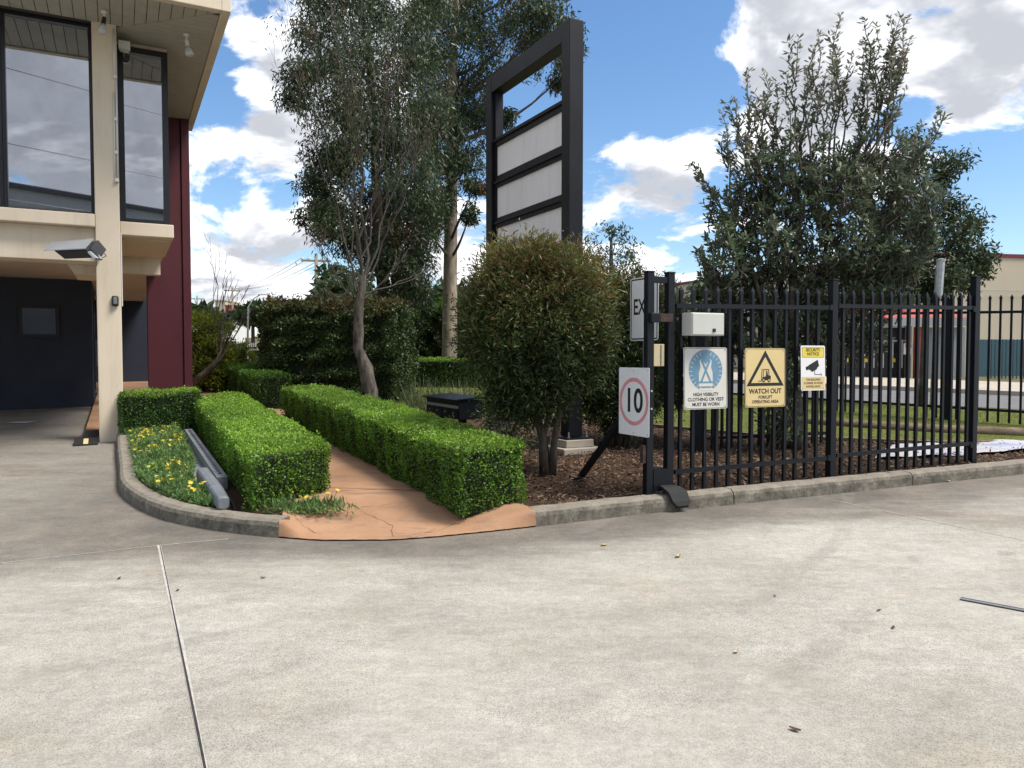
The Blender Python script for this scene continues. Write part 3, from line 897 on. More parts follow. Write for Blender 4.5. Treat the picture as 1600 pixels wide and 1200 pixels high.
MB().box(ab(0.15, 12.72, 6.20), 0.16, 0.10, 0.12, ax_w, ax_u).build('housing', M['whiteplastic'], t, bevel=0.01)
MB().box(ab(0.15, 12.72, 6.125), 0.12, 0.08, 0.03, ax_w, ax_u).build('lens', M['lensglass'], t)
MB().box(ab(0.13, 12.84, 6.2), 0.06, 0.20, 0.05, ax_w, ax_u).build('bracket', M['whiteplastic'], t)

# big hooded floodlight
fl = thing('floodlight', at(150, 395, 10.85), 'grey hooded floodlight bracketed to the cream column below the window', 'floodlight')
P8 = lambda px, py, Y=10.3: at(px, py, Y)
hood = [P8(79, 386, 10.4), P8(81, 393, 10.05), P8(134, 389, 10.0), P8(147, 375, 10.45)]
def slab(q, th): return MB().prism(q, th)
q0, q1, q2, q3 = at(68, 392, 9.9), at(134, 389, 9.95), at(147, 374, 10.5), at(80, 379, 10.45)
slab([q0, q1, q2, q3], (0, 0, 0.012)).build('hood', M['alu'], fl)
# body: dark trough below hood
c0, c1, c2, c3 = at(85, 392, 9.98), at(134, 390, 10.0), at(147, 377, 10.48), at(92, 381, 10.42)
dn = Vector((0.02, 0.02, -0.10))
sh = Vector((0.09, 0.02, 0))
MB().hexa([c0 + dn + sh, c1 + dn + sh, c2 + dn + sh, c3 + dn + sh], [c0, c1, c2, c3]).build('lamp_body', M['darkplastic'], fl)
e0, e1 = at(137, 391, 10.0), at(148, 377, 10.48)
dd = Vector((0.10, 0.02, -0.13)); nx = Vector((0.045, 0.01, 0.02))
MB().hexa([e0, e0 + dd, e1 + dd, e1], [e0 + nx, e0 + dd + nx, e1 + dd + nx, e1 + nx]).build('gear_box', M['frame'], fl, bevel=0.006)
f0 = at(140, 392, 9.97)
MB().hexa([f0 + Vector((-.03, 0, -.02)), f0 + Vector((0.06, 0, -.11)), f0 + Vector((0.09, 0.12, -.11)), f0 + Vector((0, .12, -.02))],
          [f0 + Vector((-.01, 0, .0)), f0 + Vector((0.08, 0, -.09)), f0 + Vector((0.11, 0.12, -.09)), f0 + Vector((0.02, .12, .0))]).build('end_plate', M['galv'], fl)
MB().tube([at(150, 398, 10.3), at(152, 405, 10.5), ab(-0.22, 12.41, 3.02)], 0.018, 7).build('bracket', M['galv'], fl)
MB().tube([at(163, 396, 10.2), at(166, 400, 10.3), at(160, 403, 10.5), at(150, 402, 10.6), at(151, 415, 10.85)], 0.005, 6).build('cable', M['darkplastic'], fl)

# small bulkhead light
bk = thing('bulkhead_light', ab(-0.03, 12.42, 2.40), 'small black bulkhead light on the cream column above the hedge', 'wall light')
MB().box(ab(-0.03, 12.395, 2.42), 0.09, 0.05, 0.15, ax_w, ax_u).build('housing', M['darkplastic'], bk, bevel=0.02)
MB().box(ab(-0.03, 12.362, 2.42), 0.05, 0.03, 0.10, ax_w, ax_u).build('lens', M['greyplastic'], bk, bevel=0.01)

# door mat strip at the column foot
mt = thing('edge_ramp', ab(-0.7, 12.6), 'black rubber edge ramp with yellow mark beside the cream column', 'ramp')
MB().hexa([ab(-0.58, 12.15, h=0.003), ab(-0.28, 12.15, h=0.003), ab(-0.28, 12.45, h=0.003), ab(-0.58, 12.45, h=0.003)],
          [ab(-0.58, 12.15, h=0.02), ab(-0.28, 12.15, h=0.02), ab(-0.28, 12.45, h=0.07), ab(-0.58, 12.45, h=0.07)]).build('rubber_wedge', M['rubber'], mt)
MB().hexa([ab(-0.46, 12.148, h=0.025), ab(-0.40, 12.148, h=0.025), ab(-0.40, 12.40, h=0.064), ab(-0.46, 12.40, h=0.064)],
          [ab(-0.46, 12.148, h=0.030), ab(-0.40, 12.148, h=0.030), ab(-0.40, 12.40, h=0.069), ab(-0.46, 12.40, h=0.069)]).build('yellow_mark', M['yellowold'], mt)

# ------------------------------------------------------------------ clipped hedges
def vnoise(P, f, seed):
    """cheap smooth noise from a few sine waves"""
    r = np.random.default_rng(seed); out = np.zeros(len(P))
    for k in range(5):
        w = r.normal(size=3) * f * (1 + 0.6 * k); out += np.sin(P @ w + r.uniform(0, 6.28)) / (1 + 0.6 * k)
    return out / 2.2


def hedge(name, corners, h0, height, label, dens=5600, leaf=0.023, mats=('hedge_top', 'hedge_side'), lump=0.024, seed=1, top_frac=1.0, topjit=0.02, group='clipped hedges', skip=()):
    """corners: four (x, y) ground points, counter-clockwise; base height h0 above the slope"""
    C = [Vector((x, y, 0)) for x, y in corners]
    cen = sum(C, Vector()) / 4
    root = thing(name, on(cen.x, cen.y, h0 - 0.01), label, 'hedge', group)
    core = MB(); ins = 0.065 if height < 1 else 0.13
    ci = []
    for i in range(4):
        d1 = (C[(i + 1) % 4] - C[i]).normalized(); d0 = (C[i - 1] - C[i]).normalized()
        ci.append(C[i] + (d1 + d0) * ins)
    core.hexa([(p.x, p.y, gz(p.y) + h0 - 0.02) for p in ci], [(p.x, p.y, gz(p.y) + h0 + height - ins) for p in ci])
    core.build('twigs', M['shade_core'], root)  # solid dark filler block; the hedge's inner shade is put into its colour
    tp, tn, sp_, sn = [], [], [], []
    A = np.array([(p.x, p.y) for p in C])
    area = 0.5 * abs(sum(C[i].x * C[(i + 1) % 4].y - C[(i + 1) % 4].x * C[i].y for i in range(4)))
    n = int(area * dens)
    u, v = RNG.random((2, n, 1))
    q = (A[0] * (1 - u) + A[1] * u) * (1 - v) + (A[3] * (1 - u) + A[2] * u) * v
    T = np.column_stack([q, np.full(n, height)])
    e = np.minimum.reduce([u[:, 0] * (C[1] - C[0]).length, (1 - u[:, 0]) * (C[1] - C[0]).length, v[:, 0] * (C[3] - C[0]).length, (1 - v[:, 0]) * (C[3] - C[0]).length])
    T[:, 2] -= 0.03 * np.exp(-e / 0.02)
    TN = np.tile([0, 0, 1.0], (n, 1))
    S, SN = [], []
    for i in range(4):
        if i in skip: continue
        a, b = A[i], A[(i + 1) % 4]; d = b - a; ln = np.linalg.norm(d); m = int(ln * height * dens * 0.9)
        s = RNG.random((m, 1)); zz = RNG.random(m) * height
        p = a + d * s; nv = np.array([d[1], -d[0]]) / ln
        es = np.minimum(s[:, 0], 1 - s[:, 0]) * ln
        p = p - nv * (0.025 * np.exp(-(height - zz) / 0.02) + 0.02 * np.exp(-es / 0.02))[:, None]
        p = p - nv * (0.035 * np.exp(-zz / 0.06))[:, None]
        S.append(np.column_stack([p, zz])); SN.append(np.tile([nv[0], nv[1], 0.0], (m, 1)))
    S = np.vstack(S); SN = np.vstack(SN)
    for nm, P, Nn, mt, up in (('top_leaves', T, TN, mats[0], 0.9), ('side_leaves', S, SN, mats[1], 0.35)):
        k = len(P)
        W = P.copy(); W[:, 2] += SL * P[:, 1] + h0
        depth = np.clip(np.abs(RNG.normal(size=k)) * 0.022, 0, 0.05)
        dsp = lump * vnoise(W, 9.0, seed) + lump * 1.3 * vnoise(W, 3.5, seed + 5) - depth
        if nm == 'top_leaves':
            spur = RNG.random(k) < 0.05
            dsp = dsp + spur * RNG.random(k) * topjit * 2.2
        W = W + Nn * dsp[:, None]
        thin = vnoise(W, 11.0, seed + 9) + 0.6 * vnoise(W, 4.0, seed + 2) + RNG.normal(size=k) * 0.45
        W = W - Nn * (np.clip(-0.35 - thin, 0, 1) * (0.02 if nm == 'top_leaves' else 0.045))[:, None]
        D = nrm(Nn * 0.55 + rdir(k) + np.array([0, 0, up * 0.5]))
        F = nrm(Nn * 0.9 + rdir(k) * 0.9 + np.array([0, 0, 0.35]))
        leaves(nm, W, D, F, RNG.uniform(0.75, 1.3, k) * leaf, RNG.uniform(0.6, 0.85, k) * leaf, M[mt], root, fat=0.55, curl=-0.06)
    return root


xy = lambda a, b: tuple(ab(a, b)[:2])
GB = 0.105
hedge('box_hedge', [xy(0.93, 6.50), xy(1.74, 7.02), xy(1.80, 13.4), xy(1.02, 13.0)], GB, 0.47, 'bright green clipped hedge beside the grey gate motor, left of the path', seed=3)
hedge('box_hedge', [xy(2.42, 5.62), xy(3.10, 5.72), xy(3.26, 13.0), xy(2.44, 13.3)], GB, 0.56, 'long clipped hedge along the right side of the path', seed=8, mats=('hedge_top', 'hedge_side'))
hedge('box_hedge', [xy(-0.02, 12.05), xy(1.06, 12.05), xy(1.06, 12.72), xy(-0.02, 12.72)], GB, 0.62, 'short clipped hedge between the cream column and the longer hedge', seed=12, mats=('hedge_top', 'hedge_deep'))
hedge('box_hedge', [xy(2.25, 15.0), xy(2.95, 15.05), xy(3.05, 23.5), xy(2.35, 23.5)], GB, 0.66, 'far clipped hedge behind the path bend by the metal fence', dens=2600, leaf=0.034, seed=15, mats=('hedge_side', 'hedge_deep'))
hedge('box_hedge', [(-3.1, 20.0), (-0.8, 19.7), (-0.8, 20.6), (-3.1, 20.9)], GB, 0.74, 'small clipped hedge at the foot of the pale gum trunk', dens=2200, leaf=0.036, seed=17, mats=('hedge_top', 'hedge_deep'))
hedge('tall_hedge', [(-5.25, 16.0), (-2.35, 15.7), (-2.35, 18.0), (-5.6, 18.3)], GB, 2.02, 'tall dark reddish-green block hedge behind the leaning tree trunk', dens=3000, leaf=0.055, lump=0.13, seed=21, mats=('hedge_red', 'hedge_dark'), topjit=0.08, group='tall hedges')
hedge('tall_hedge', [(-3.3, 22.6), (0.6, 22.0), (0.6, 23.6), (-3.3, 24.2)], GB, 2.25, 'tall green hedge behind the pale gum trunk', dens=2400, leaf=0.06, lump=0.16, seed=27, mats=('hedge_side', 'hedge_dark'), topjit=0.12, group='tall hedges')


# ------------------------------------------------------------------ trees and shrubs
def wob(p0, p1, n, amp):
    p0, p1 = Vector(p0), Vector(p1); L = (p1 - p0).length; out = [p0]
    o = Vector((0, 0, 0))
    for i in range(1, n):
        o = o * 0.6 + Vector((random.gauss(0, 1), random.gauss(0, 1), random.gauss(0, 0.5))) * amp * L / n
        out.append(p0.lerp(p1, i / n) + o * math.sin(math.pi * i / n) ** 0.5)
    return out + [p1]


def curve3(p0, p1, p2, n):
    return [p0 * (1 - t) ** 2 + p1 * 2 * t * (1 - t) + p2 * t * t for t in [i / n for i in range(n + 1)]]


def limb(mb, p0, p2, r0, r1, lift=0.25, n=6, sides=6):
    p0, p2 = Vector(p0), Vector(p2); m = p0.lerp(p2, 0.5) + Vector((random.gauss(0, .05), random.gauss(0, .05), -lift * 0.5)) * (p2 - p0).length
    pts = curve3(p0, m, p2, n)
    mb.tube(pts, [r0 + (r1 - r0) * i / n for i in range(n + 1)], sides)
    return pts


def gum(name, label, cat, base, trunk, clumps, leafmat_, barkm, leaf=(0.15, 0.03), per=90, sub=10, brown=0.0, twigs=3, branch_r=0.03, group=None, drop=0.85, density=1.0):
    """trunk: list of (point, radius); clumps: (centre, (rx, ry, rz)[, weight])"""
    root = thing(name, base, label, cat, group)
    tm = MB(); pts = [Vector(p) for p, r in trunk]
    fine = []; fr = []
    for i in range(len(pts) - 1):
        for k in range(4):
            fine.append(pts[i].lerp(pts[i + 1], k / 4)); fr.append(trunk[i][1] + (trunk[i + 1][1] - trunk[i][1]) * k / 4)
    fine.append(pts[-1]); fr.append(trunk[-1][1])
    tm.tube(fine, fr, 12)
    bm_ = MB()
    LP, LD = [], []; BP, BD = [], []
    for cl in clumps:
        c, r = Vector(cl[0]), cl[1]; wgt = cl[2] if len(cl) > 2 else 1.0
        # attach to the trunk somewhat below the clump
        best = min(range(len(fine)), key=lambda i: abs(fine[i].z - (c.z - 0.55 * (c - fine[i]).to_2d().length - 0.2)) + 0.15 * (fine[i] - c).length)
        at_ = fine[best]; r0 = min(fr[best] * 0.55, branch_r * (0.6 + 0.25 * (c - at_).length))
        bp = limb(bm_, at_, c, max(r0, 0.012), 0.008, 0.2, 6, 5)
        ns = max(3, int(sub * wgt))
        S, _ = ball(ns, c, r, 0.5)
        for s in S:
            sv = Vector(s); st = bp[random.randint(3, 6)]
            limb(bm_, st, sv, 0.008, 0.003, 0.1, 3, 3)
            k = int(per * density * random.uniform(0.6, 1.4))
            sp = 0.26 * min(r) + 0.05
            off = np.clip(RNG.normal(size=(k, 3)), -1.7, 1.7) * np.array([sp, sp, sp * 0.9])
            off[:, 2] -= np.abs(RNG.normal(size=k)) * sp * 0.4
            P = s[None, :] + off
            D = rdir(k); D[:, 2] -= drop
            if RNG.random() < brown: BP.append(P); BD.append(D)
            else: LP.append(P); LD.append(D)
    tm.build('trunk', M[barkm], root, smooth=True)
    bm_.build('branches', M['twig'] if barkm != 'bark_dark' else M['bark_dark'], root, smooth=True)
    for nm, PP, DD, mt in (('crown', LP, LD, leafmat_), ('dry_leaves', BP, BD, 'gum_brown')):
        if not PP: continue
        P = np.vstack(PP); D = np.vstack(DD); k = len(P)
        leaves(nm, P, D, rdir(k), RNG.uniform(0.7, 1.3, k) * leaf[0], RNG.uniform(0.8, 1.2, k) * leaf[1], M[mt], root, fat=0.4)
    return root


def px_clumps(rows, Y, dy=0.8):
    """rows of (px, py, rpx_x, rpx_y[, weight]) -> clumps standing round distance Y"""
    out = []
    for r in rows:
        y = Y + random.uniform(-dy, dy)
        c = at(r[0], r[1], y); k = y / FPX
        out.append((c, (r[2] * k, 0.75 * (r[2] + r[3]) / 2 * k + 0.15, r[3] * k), r[4] if len(r) > 4 else 1.0))
    return out


# dense gum behind, whose crown fills the gap left of the sign
Yc = 18.5
bc = on(-3.1, Yc, GB)
rows = [(505, 15, 40, 35), (560, 20, 55, 40), (630, 15, 55, 40), (500, 70, 40, 40), (458, 125, 26, 32), (515, 135, 45, 45), (560, 105, 50, 45), (620, 90, 55, 45),
        (665, 60, 45, 45), (530, 190, 50, 40), (580, 175, 50, 45), (640, 160, 50, 50), (515, 235, 34, 30), (560, 250, 50, 40), (625, 240, 50, 45), (670, 190, 40, 45),
        (498, 290, 28, 36), (540, 300, 40, 40), (600, 310, 45, 40), (650, 290, 45, 40), (498, 345, 26, 32), (532, 360, 36, 34), (580, 375, 40, 35), (640, 365, 40, 40),
        (610, 420, 35, 28), (655, 425, 35, 30), (640, 460, 30, 22), (668, 330, 22, 40), (600, -40, 90, 45), (500, -50, 60, 40)]
gum('gum_tree', 'dense dark gum tree with heavy crown, leftmost of the tall gums', 'tree', bc,
    [(bc, 0.17), (at(600, 470, Yc), 0.15), (at(590, 350, Yc), 0.13), (at(585, 200, Yc), 0.10), (at(575, 80, Yc), 0.07), (at(560, -20, Yc), 0.04)],
    px_clumps(rows, Yc, 1.3), 'gum_leaf', 'bark_dark', leaf=(0.15, 0.034), per=165, sub=11, brown=0.07, group='tall gum trees')

# pale gum to its right
Yb = 21.2
bb = on(at(702, 560, Yb).x, Yb, GB)
rows = [(730, 20, 40, 40, .8), (690, 20, 40, 40), (770, 20, 45, 35, .7), (820, 15, 45, 35, .8), (865, 25, 35, 30, .8), (885, 60, 22, 28, .7), (800, 65, 45, 35, .7), (850, 75, 40, 35, .8), (880, 115, 18, 22, .5),
        (745, 80, 40, 40, .7), (690, 90, 45, 45), (730, 140, 38, 40, .8), (765, 160, 20, 40, .5), (690, 170, 40, 40), (735, 200, 32, 40, .8), (680, 240, 35, 40), (735, 255, 26, 28, .6),
        (745, 290, 16, 14, .4), (675, 310, 30, 30, .8), (660, 345, 28, 28, .7), (735, 328, 14, 12, .4), (700, 225, 25, 40), (795, 180, 12, 14, .35), (720, -40, 90, 45), (840, -40, 80, 40)]
gum('gum_tree', 'tall gum tree with smooth pale trunk behind the sign frame', 'tree', bb,
    [(bb, 0.23), (at(703, 480, Yb), 0.20), (at(704, 380, Yb), 0.185), (at(706, 260, Yb), 0.16), (at(707, 120, Yb), 0.125), (at(712, 10, Yb), 0.10), (at(715, -60, Yb), 0.06)],
    px_clumps(rows, Yb, 1.5), 'gum_leaf', 'bark_gum', leaf=(0.16, 0.038), per=170, sub=12, brown=0.07, branch_r=0.05, group='tall gum trees')

# slim trunks between them
for (px, r, lab) in ((617, 0.10, 'slim dark gum trunk between the dense gum and the pale gum'), (597, 0.11, 'slim pale gum trunk just behind the leaning front trunk')):
    y = 20.5; b0 = on(at(px, 500, y).x, y, GB)
    gum('gum_tree', lab, 'tree', b0, [(b0, r), (at(px + 2, 420, y), r * 0.9), (at(px + 6, 280, y), r * 0.7), (at(px + 4, 120, y), r * 0.4)],
        px_clumps([(px - 10, 330, 35, 35), (px + 22, 300, 35, 35), (px + 30, 385, 32, 28), (px - 25, 380, 30, 28), (px + 40, 440, 28, 20), (px + 5, 180, 50, 50), (px + 20, 240, 40, 40)], y, 0.6),
        'gum_leaf', 'bark_dark' if px == 617 else 'bark_gum', leaf=(0.15, 0.034), per=80, sub=8, group='tall gum trees')

# leaning front tree: mostly bare branching stems
Ya = 13.9
ba = on(at(577, 600, Ya).x, Ya, GB)
root = thing('slender_tree', ba, 'slender leaning tree with bare branching stems in front of the gums', 'tree')
tm = MB()
tp = [ba, at(580, 612, Ya), at(572, 575, Ya), at(559, 545, Ya), at(560, 500, Ya), at(563, 460, Ya), at(567, 430, Ya)]
tp = [p for i in range(len(tp) - 1) for p in (tp[i], tp[i].lerp(tp[i + 1], .5) + Vector((random.gauss(0, .012), random.gauss(0, .012), 0)))] + [tp[-1]]
tm.tube(tp, [(0.15, 0.14, 0.128, 0.135, 0.122, 0.100, 0.092, 0.098, 0.088, 0.085, 0.078, 0.072, 0.06)[i] * random.uniform(.95, 1.05) for i in range(13)], 12)
tm.build('trunk', M['bark_grey'], root, smooth=True)
bm_ = MB(); LP, LD = [], []
def twigtree(p, d, L, r, depth):
    q = p + d * L
    pts = wob(p, q, 4, 0.16)
    bm_.tube(pts, [r, r * 0.92, r * 0.85, r * 0.78, r * 0.7], 6 if r > 0.02 else 4, cap=False)
    if depth == 0:
        if random.random() < 0.10:
            k = 22; P = np.array(q)[None, :] + RNG.normal(size=(k, 3)) * 0.13; D = rdir(k); D[:, 2] -= 1.2
            LP.append(P); LD.append(D)
        return
    for i in range(random.choice((2, 2, 3))):
        nd = (d + Vector((random.gauss(0, .19), random.gauss(0, .19), 0.16 + random.gauss(0, .10)))).normalized()
        twigtree(pts[random.choice((3, 4, 4))], nd, L * random.uniform(0.55, 0.85), r * 0.62, depth - 1)
top = tp[-1]; roots = [tp[-1], tp[-2], tp[-3], tp[-4], tp[-1], tp[-2], tp[-5], tp[-3]]; nstem = 0
for (tx, ty, r) in ((545, 300, .028), (568, 280, .034), (590, 290, .032), (556, 330, .02), (580, 320, .024), (602, 330, .025), (530, 340, .018), (612, 350, .02)):
    top = roots[nstem % 8]; nstem += 1; tgt = at(tx, ty, Ya + random.uniform(-.6, .6)); twigtree(top, (tgt - top).normalized(), (tgt - top).length, r, 4)
for (tx, ty, sx, sy) in ((535, 395, 560, 500), (620, 420, 566, 470), (640, 440, 566, 460), (510, 420, 562, 480), (520, 460, 561, 500)):
    s = at(sx, sy, Ya); e = at(tx, ty, Ya + random.uniform(-.5, .5)); twigtree(s, (e - s).normalized(), (e - s).length * 0.6, 0.018, 3)
for (sx, sy) in ((540, 170), (545, 215), (548, 250), (550, 140), (552, 290), (590, 120), (470, 110), (530, 100)):
    c = at(sx, sy, Ya); k = 60
    LP.append(np.array(c)[None, :] + RNG.normal(size=(k, 3)) * np.array([.14, .14, .2])); D = rdir(k); D[:, 2] -= 1.2; LD.append(D)
bm_.build('branches', M['twig'], root, smooth=True)
P = np.vstack(LP); k = len(P)
GP, GD = [], []
for _ in range(130):
    c = at(random.uniform(470, 690), random.uniform(20, 300), Ya + random.uniform(-.8, .8)); m = 34
    GP.append(np.array(c)[None, :] + np.clip(RNG.normal(size=(m, 3)), -1.6, 1.6) * .17); D = rdir(m); D[:, 2] -= 1.3; GD.append(D)
GP = np.vstack(GP); GD = np.vstack(GD)
leaves('crown', GP, GD, rdir(len(GP)), RNG.uniform(.08, .14, len(GP)), .024, M['gum_leaf'], root, fat=.4)
leaves('dry_leaves', P, np.vstack(LD), rdir(k), RNG.uniform(0.07, 0.13, k), 0.02, M['gum_brown'], root, fat=0.4)


# round bottlebrush bush
def bush(name, label, base, stems, blobs, n, mats, leaf, group=None, shell=0.75, cat='bush', bark='bark_grey', tipz=None, up=0.15, core=0.0):
    root = thing(name, base, label, cat, group)
    mb = MB()
    for st in stems:
        mb.tube([Vector(p) for p, r in st], [r for p, r in st], 8)
    mb.build('stems', M[bark], root, smooth=True)
    tw = MB(); Ps, Ds = [], []
    tot = sum(b[1][0] * b[1][2] for b in blobs)
    for c, r in blobs:
        k = int(n * r[0] * r[2] / tot); ns = max(6, k // 34)
        S, d = ball(ns, c, r, shell)
        S = S + (0.15 * r[0] * vnoise(S, 5.0 / r[0], 3))[:, None] * d
        for i in range(0, ns, max(1, ns // 70)):
            tw.tube([Vector(c) - Vector((0, 0, r[2] * 0.4)), Vector(c).lerp(Vector(S[i]), 0.55) + Vector((0, 0, 0.02)), Vector(S[i])], [0.012, 0.007, 0.003], 4, cap=False)
        for s, dd in zip(S, d):
            m = 34; P = s[None, :] + RNG.normal(size=(m, 3)) * random.uniform(.035, .08) + dd[None, :] * (RNG.random((m, 1)) * random.choice((0, 0, 0, .12)))
            Ps.append(P); Ds.append(nrm(rdir(m) + dd[None, :] * 0.9 + np.array([0, 0, up])))
    tw.build('twigs', M['twig'], root, smooth=True)
    P = np.vstack(Ps); D = np.vstack(Ds); k = len(P)
    if tipz is None: tip = np.zeros(k, bool)
    else: tip = (P[:, 2] + RNG.normal(size=k) * 0.35) > tipz
    for nm, sel, mt in (('foliage', ~tip, mats[0]), ('young_foliage', tip, mats[1])):
        if sel.sum() == 0: continue
        kk = int(sel.sum())
        leaves(nm, P[sel], D[sel], rdir(kk), RNG.uniform(0.7, 1.35, kk) * leaf[0], leaf[1], M[mt], root, fat=0.45)
    return root


Yr = 7.85
br = on(at(858, 745, Yr).x, Yr, GB)
stems = [[(br + Vector((-.05, 0, 0)), .055), (at(848, 690, Yr), .045), (at(838, 640, Yr), .04), (at(815, 560, Yr), .025)],
         [(br + Vector((.03, .03, 0)), .05), (at(866, 690, Yr), .036), (at(876, 630, Yr), .034), (at(895, 540, Yr), .02)],
         [(br + Vector((0, .06, 0)), .04), (at(850, 680, Yr), .03), (at(862, 630, Yr), .028), (at(850, 540, Yr), .02)],
         [(at(862, 665, Yr), .02), (at(876, 635, Yr + .2), .018), (at(905, 600, Yr + .3), .012)]]
S_ = Yr / FPX
blobs = [(at(840, 500, Yr), (100 * S_, .62, 108 * S_)), (at(800, 450, Yr), (62 * S_, .45, 55 * S_)), (at(890, 450, Yr), (62 * S_, .45, 55 * S_)), (at(830, 425, Yr), (62 * S_, .42, 45 * S_)),
         (at(775, 540, Yr), (48 * S_, .4, 62 * S_)), (at(905, 530, Yr + .2), (48 * S_, .4, 80 * S_)), (at(830, 600, Yr), (62 * S_, .42, 50 * S_)), (at(760, 490, Yr), (35 * S_, .3, 40 * S_)), (at(800, 625, Yr), (40 * S_, .3, 28 * S_))]
bush('bottlebrush_bush', 'round clipped bottlebrush bush with reddish tips in front of the sign', br, stems, blobs, 78000, ('bottle', 'bottle_tip'), (0.062, 0.014), tipz=2.15)
Y2 = 9.9
b2 = on(at(965, 690, Y2).x, Y2, GB); S2 = Y2 / FPX
bush('bottlebrush_bush', 'dark bottlebrush bush behind the exit sign', b2,
     [[(b2, .05), (at(960, 640, Y2), .04), (at(955, 560, Y2), .03)], [(b2 + Vector((.1, 0, 0)), .05), (at(985, 640, Y2), .04), (at(990, 550, Y2), .03)], [(b2 + Vector((-.1, .1, 0)), .04), (at(940, 640, Y2), .03), (at(935, 560, Y2), .02)]],
     [(at(960, 530, Y2), (58 * S2, .55, 95 * S2)), (at(985, 480, Y2), (42 * S2, .45, 55 * S2)), (at(935, 590, Y2), (45 * S2, .45, 60 * S2)), (at(1000, 580, Y2), (45 * S2, .45, 70 * S2)), (at(965, 625, Y2), (50 * S2, .45, 50 * S2)), (at(1030, 500, Y2 + .5), (40 * S2, .4, 60 * S2)), (at(1050, 580, Y2 + .6), (40 * S2, .4, 60 * S2))],
     55000, ('bottle', 'bottle_tip'), (0.065, 0.015), tipz=2.5)
# low pale shrub at the foot of the bush
b3 = on(at(800, 700, 8.9).x, 8.9, GB)
bush('small_shrub', 'small loose pale green shrub under the round bush beside the sign post', b3, [[(b3, .012), (b3 + Vector((.05, 0, .3)), .008)]],
     [(b3 + Vector((-.05, 0, .35)), (.30, .22, .28))], 1800, ('strap', 'strap'), (0.05, 0.012), shell=0.4, bark='bark_grey')


# banksia behind the gate fence
Yk = 9.6
bk_ = on(at(1240, 705, Yk).x, Yk, GB)
root = thing('banksia_tree', bk_, 'big grey-green banksia with tall upright shoots behind the gate fence', 'tree')
st = MB(); WP, WD, WS = [], [], []; NP, ND = [], []
def A3(px, py, dy=0.0): return at(px, py, Yk + dy)
fork = A3(1242, 600)
st.tube([bk_, A3(1246, 670), A3(1243, 630), fork], [.10, .085, .08, .075], 10)
st.tube([bk_ + Vector((-.12, .1, 0)), A3(1225, 640, .1), A3(1215, 560, .15), A3(1180, 470, .1)], [.06, .05, .045, .035], 8)
arms = [A3(1175, 420, -.3), A3(1235, 410, .3), A3(1290, 420, -.2), A3(1350, 400, .2), A3(1205, 330, .2), A3(1300, 320, 0), A3(1375, 360, -.3), A3(1145, 360, 0), A3(1260, 300, -.3), A3(1400, 430, .1)]
for p in arms: limb(st, fork, p, .045, .022, .15, 6, 7)
def shoot(p0, p1, w0, new):
    n = max(3, int((p1 - p0).length / 0.075)); pts = wob(p0, p1, 5, 0.25)
    st.tube(pts, [.011, .009, .008, .006, .005, .003], 4, cap=False)
    for i in range(n + 1):
        f = i / n
        if f < w0: continue
        x = f * 5; j = min(4, int(x)); p = pts[j].lerp(pts[j + 1], x - j)
        (NP if new and f > 0.55 else WP).append((p, (p1 - p0).normalized()))
tips = [(1314, 24, 1305, 200), (1278, 55, 1262, 200), (1247, 60, 1242, 200), (1332, 88, 1318, 220), (1391, 28, 1372, 190), (1368, 42, 1362, 200), (1412, 32, 1385, 180), (1422, 62, 1390, 190),
        (1169, 112, 1165, 260), (1194, 115, 1185, 260), (1211, 128, 1200, 270), (1127, 175, 1140, 300), (1084, 258, 1130, 330), (1414, 142, 1380, 250), (1466, 172, 1410, 300), (1150, 160, 1160, 290),
        (1225, 150, 1222, 290), (1260, 110, 1250, 260), (1290, 115, 1285, 260), (1345, 130, 1335, 270), (1300, 90, 1296, 230), (1380, 90, 1370, 240), (1440, 200, 1400, 300), (1100, 320, 1140, 380), (1180, 180, 1178, 300), (1350, 70, 1345, 220), (1400, 55, 1380, 210)]
for (tx, ty, sx, sy) in tips:
    dy = random.uniform(-.35, .35); p1 = A3(tx, ty, dy); p0 = A3(sx, sy, dy * .6)
    near = min(arms, key=lambda q: (q - p0).length); limb(st, near, p0, .018, .012, .1, 4, 5)
    shoot(p0, p1, 0.12, True)
    for _ in range(2):
        s = p0.lerp(p1, random.uniform(.1, .5)); e = s + (p1 - p0) * random.uniform(.3, .55) + Vector((random.gauss(0, .13), random.gauss(0, .13), 0)); shoot(s, e, 0.2, random.random() < .5)
mass = [(1160, 330, 55, 60), (1230, 300, 60, 60), (1300, 300, 60, 60), (1360, 300, 50, 60), (1130, 400, 42, 50), (1200, 390, 60, 50), (1280, 390, 60, 50), (1350, 390, 55, 50), (1150, 450, 40, 35), (1220, 460, 60, 40),
        (1300, 460, 60, 45), (1370, 450, 50, 45), (1410, 380, 45, 60), (1430, 320, 40, 50), (1190, 520, 60, 45), (1270, 530, 55, 45), (1340, 520, 45, 40), (1140, 520, 35, 40), (1215, 590, 40, 40), (1180, 250, 40, 40), (1250, 230, 45, 40), (1320, 240, 45, 40), (1375, 230, 35, 40), (1215, 660, 25, 35)]
for (mx, my, rx, ry) in mass:
    k = int(rx * ry / (27 if my > 280 else 60)); c = A3(mx, my, random.uniform(-.3, .3)); s_ = Yk / FPX
    S, d = ball(k, c, (rx * s_, .5, ry * s_), 0.2)
    near = min(arms + [fork], key=lambda q: (q - c).length); limb(st, near, c, .016, .008, .1, 4, 4)
    for s, dd in zip(S, d):
        ax = Vector(dd) * .55 + Vector((random.gauss(0, .3), random.gauss(0, .3), .75)); ax.normalize()
        sv = Vector(s); shoot(sv - ax * 0.22, sv, 0.35, False)
st.build('branches', M['bark_grey'], root, smooth=True)
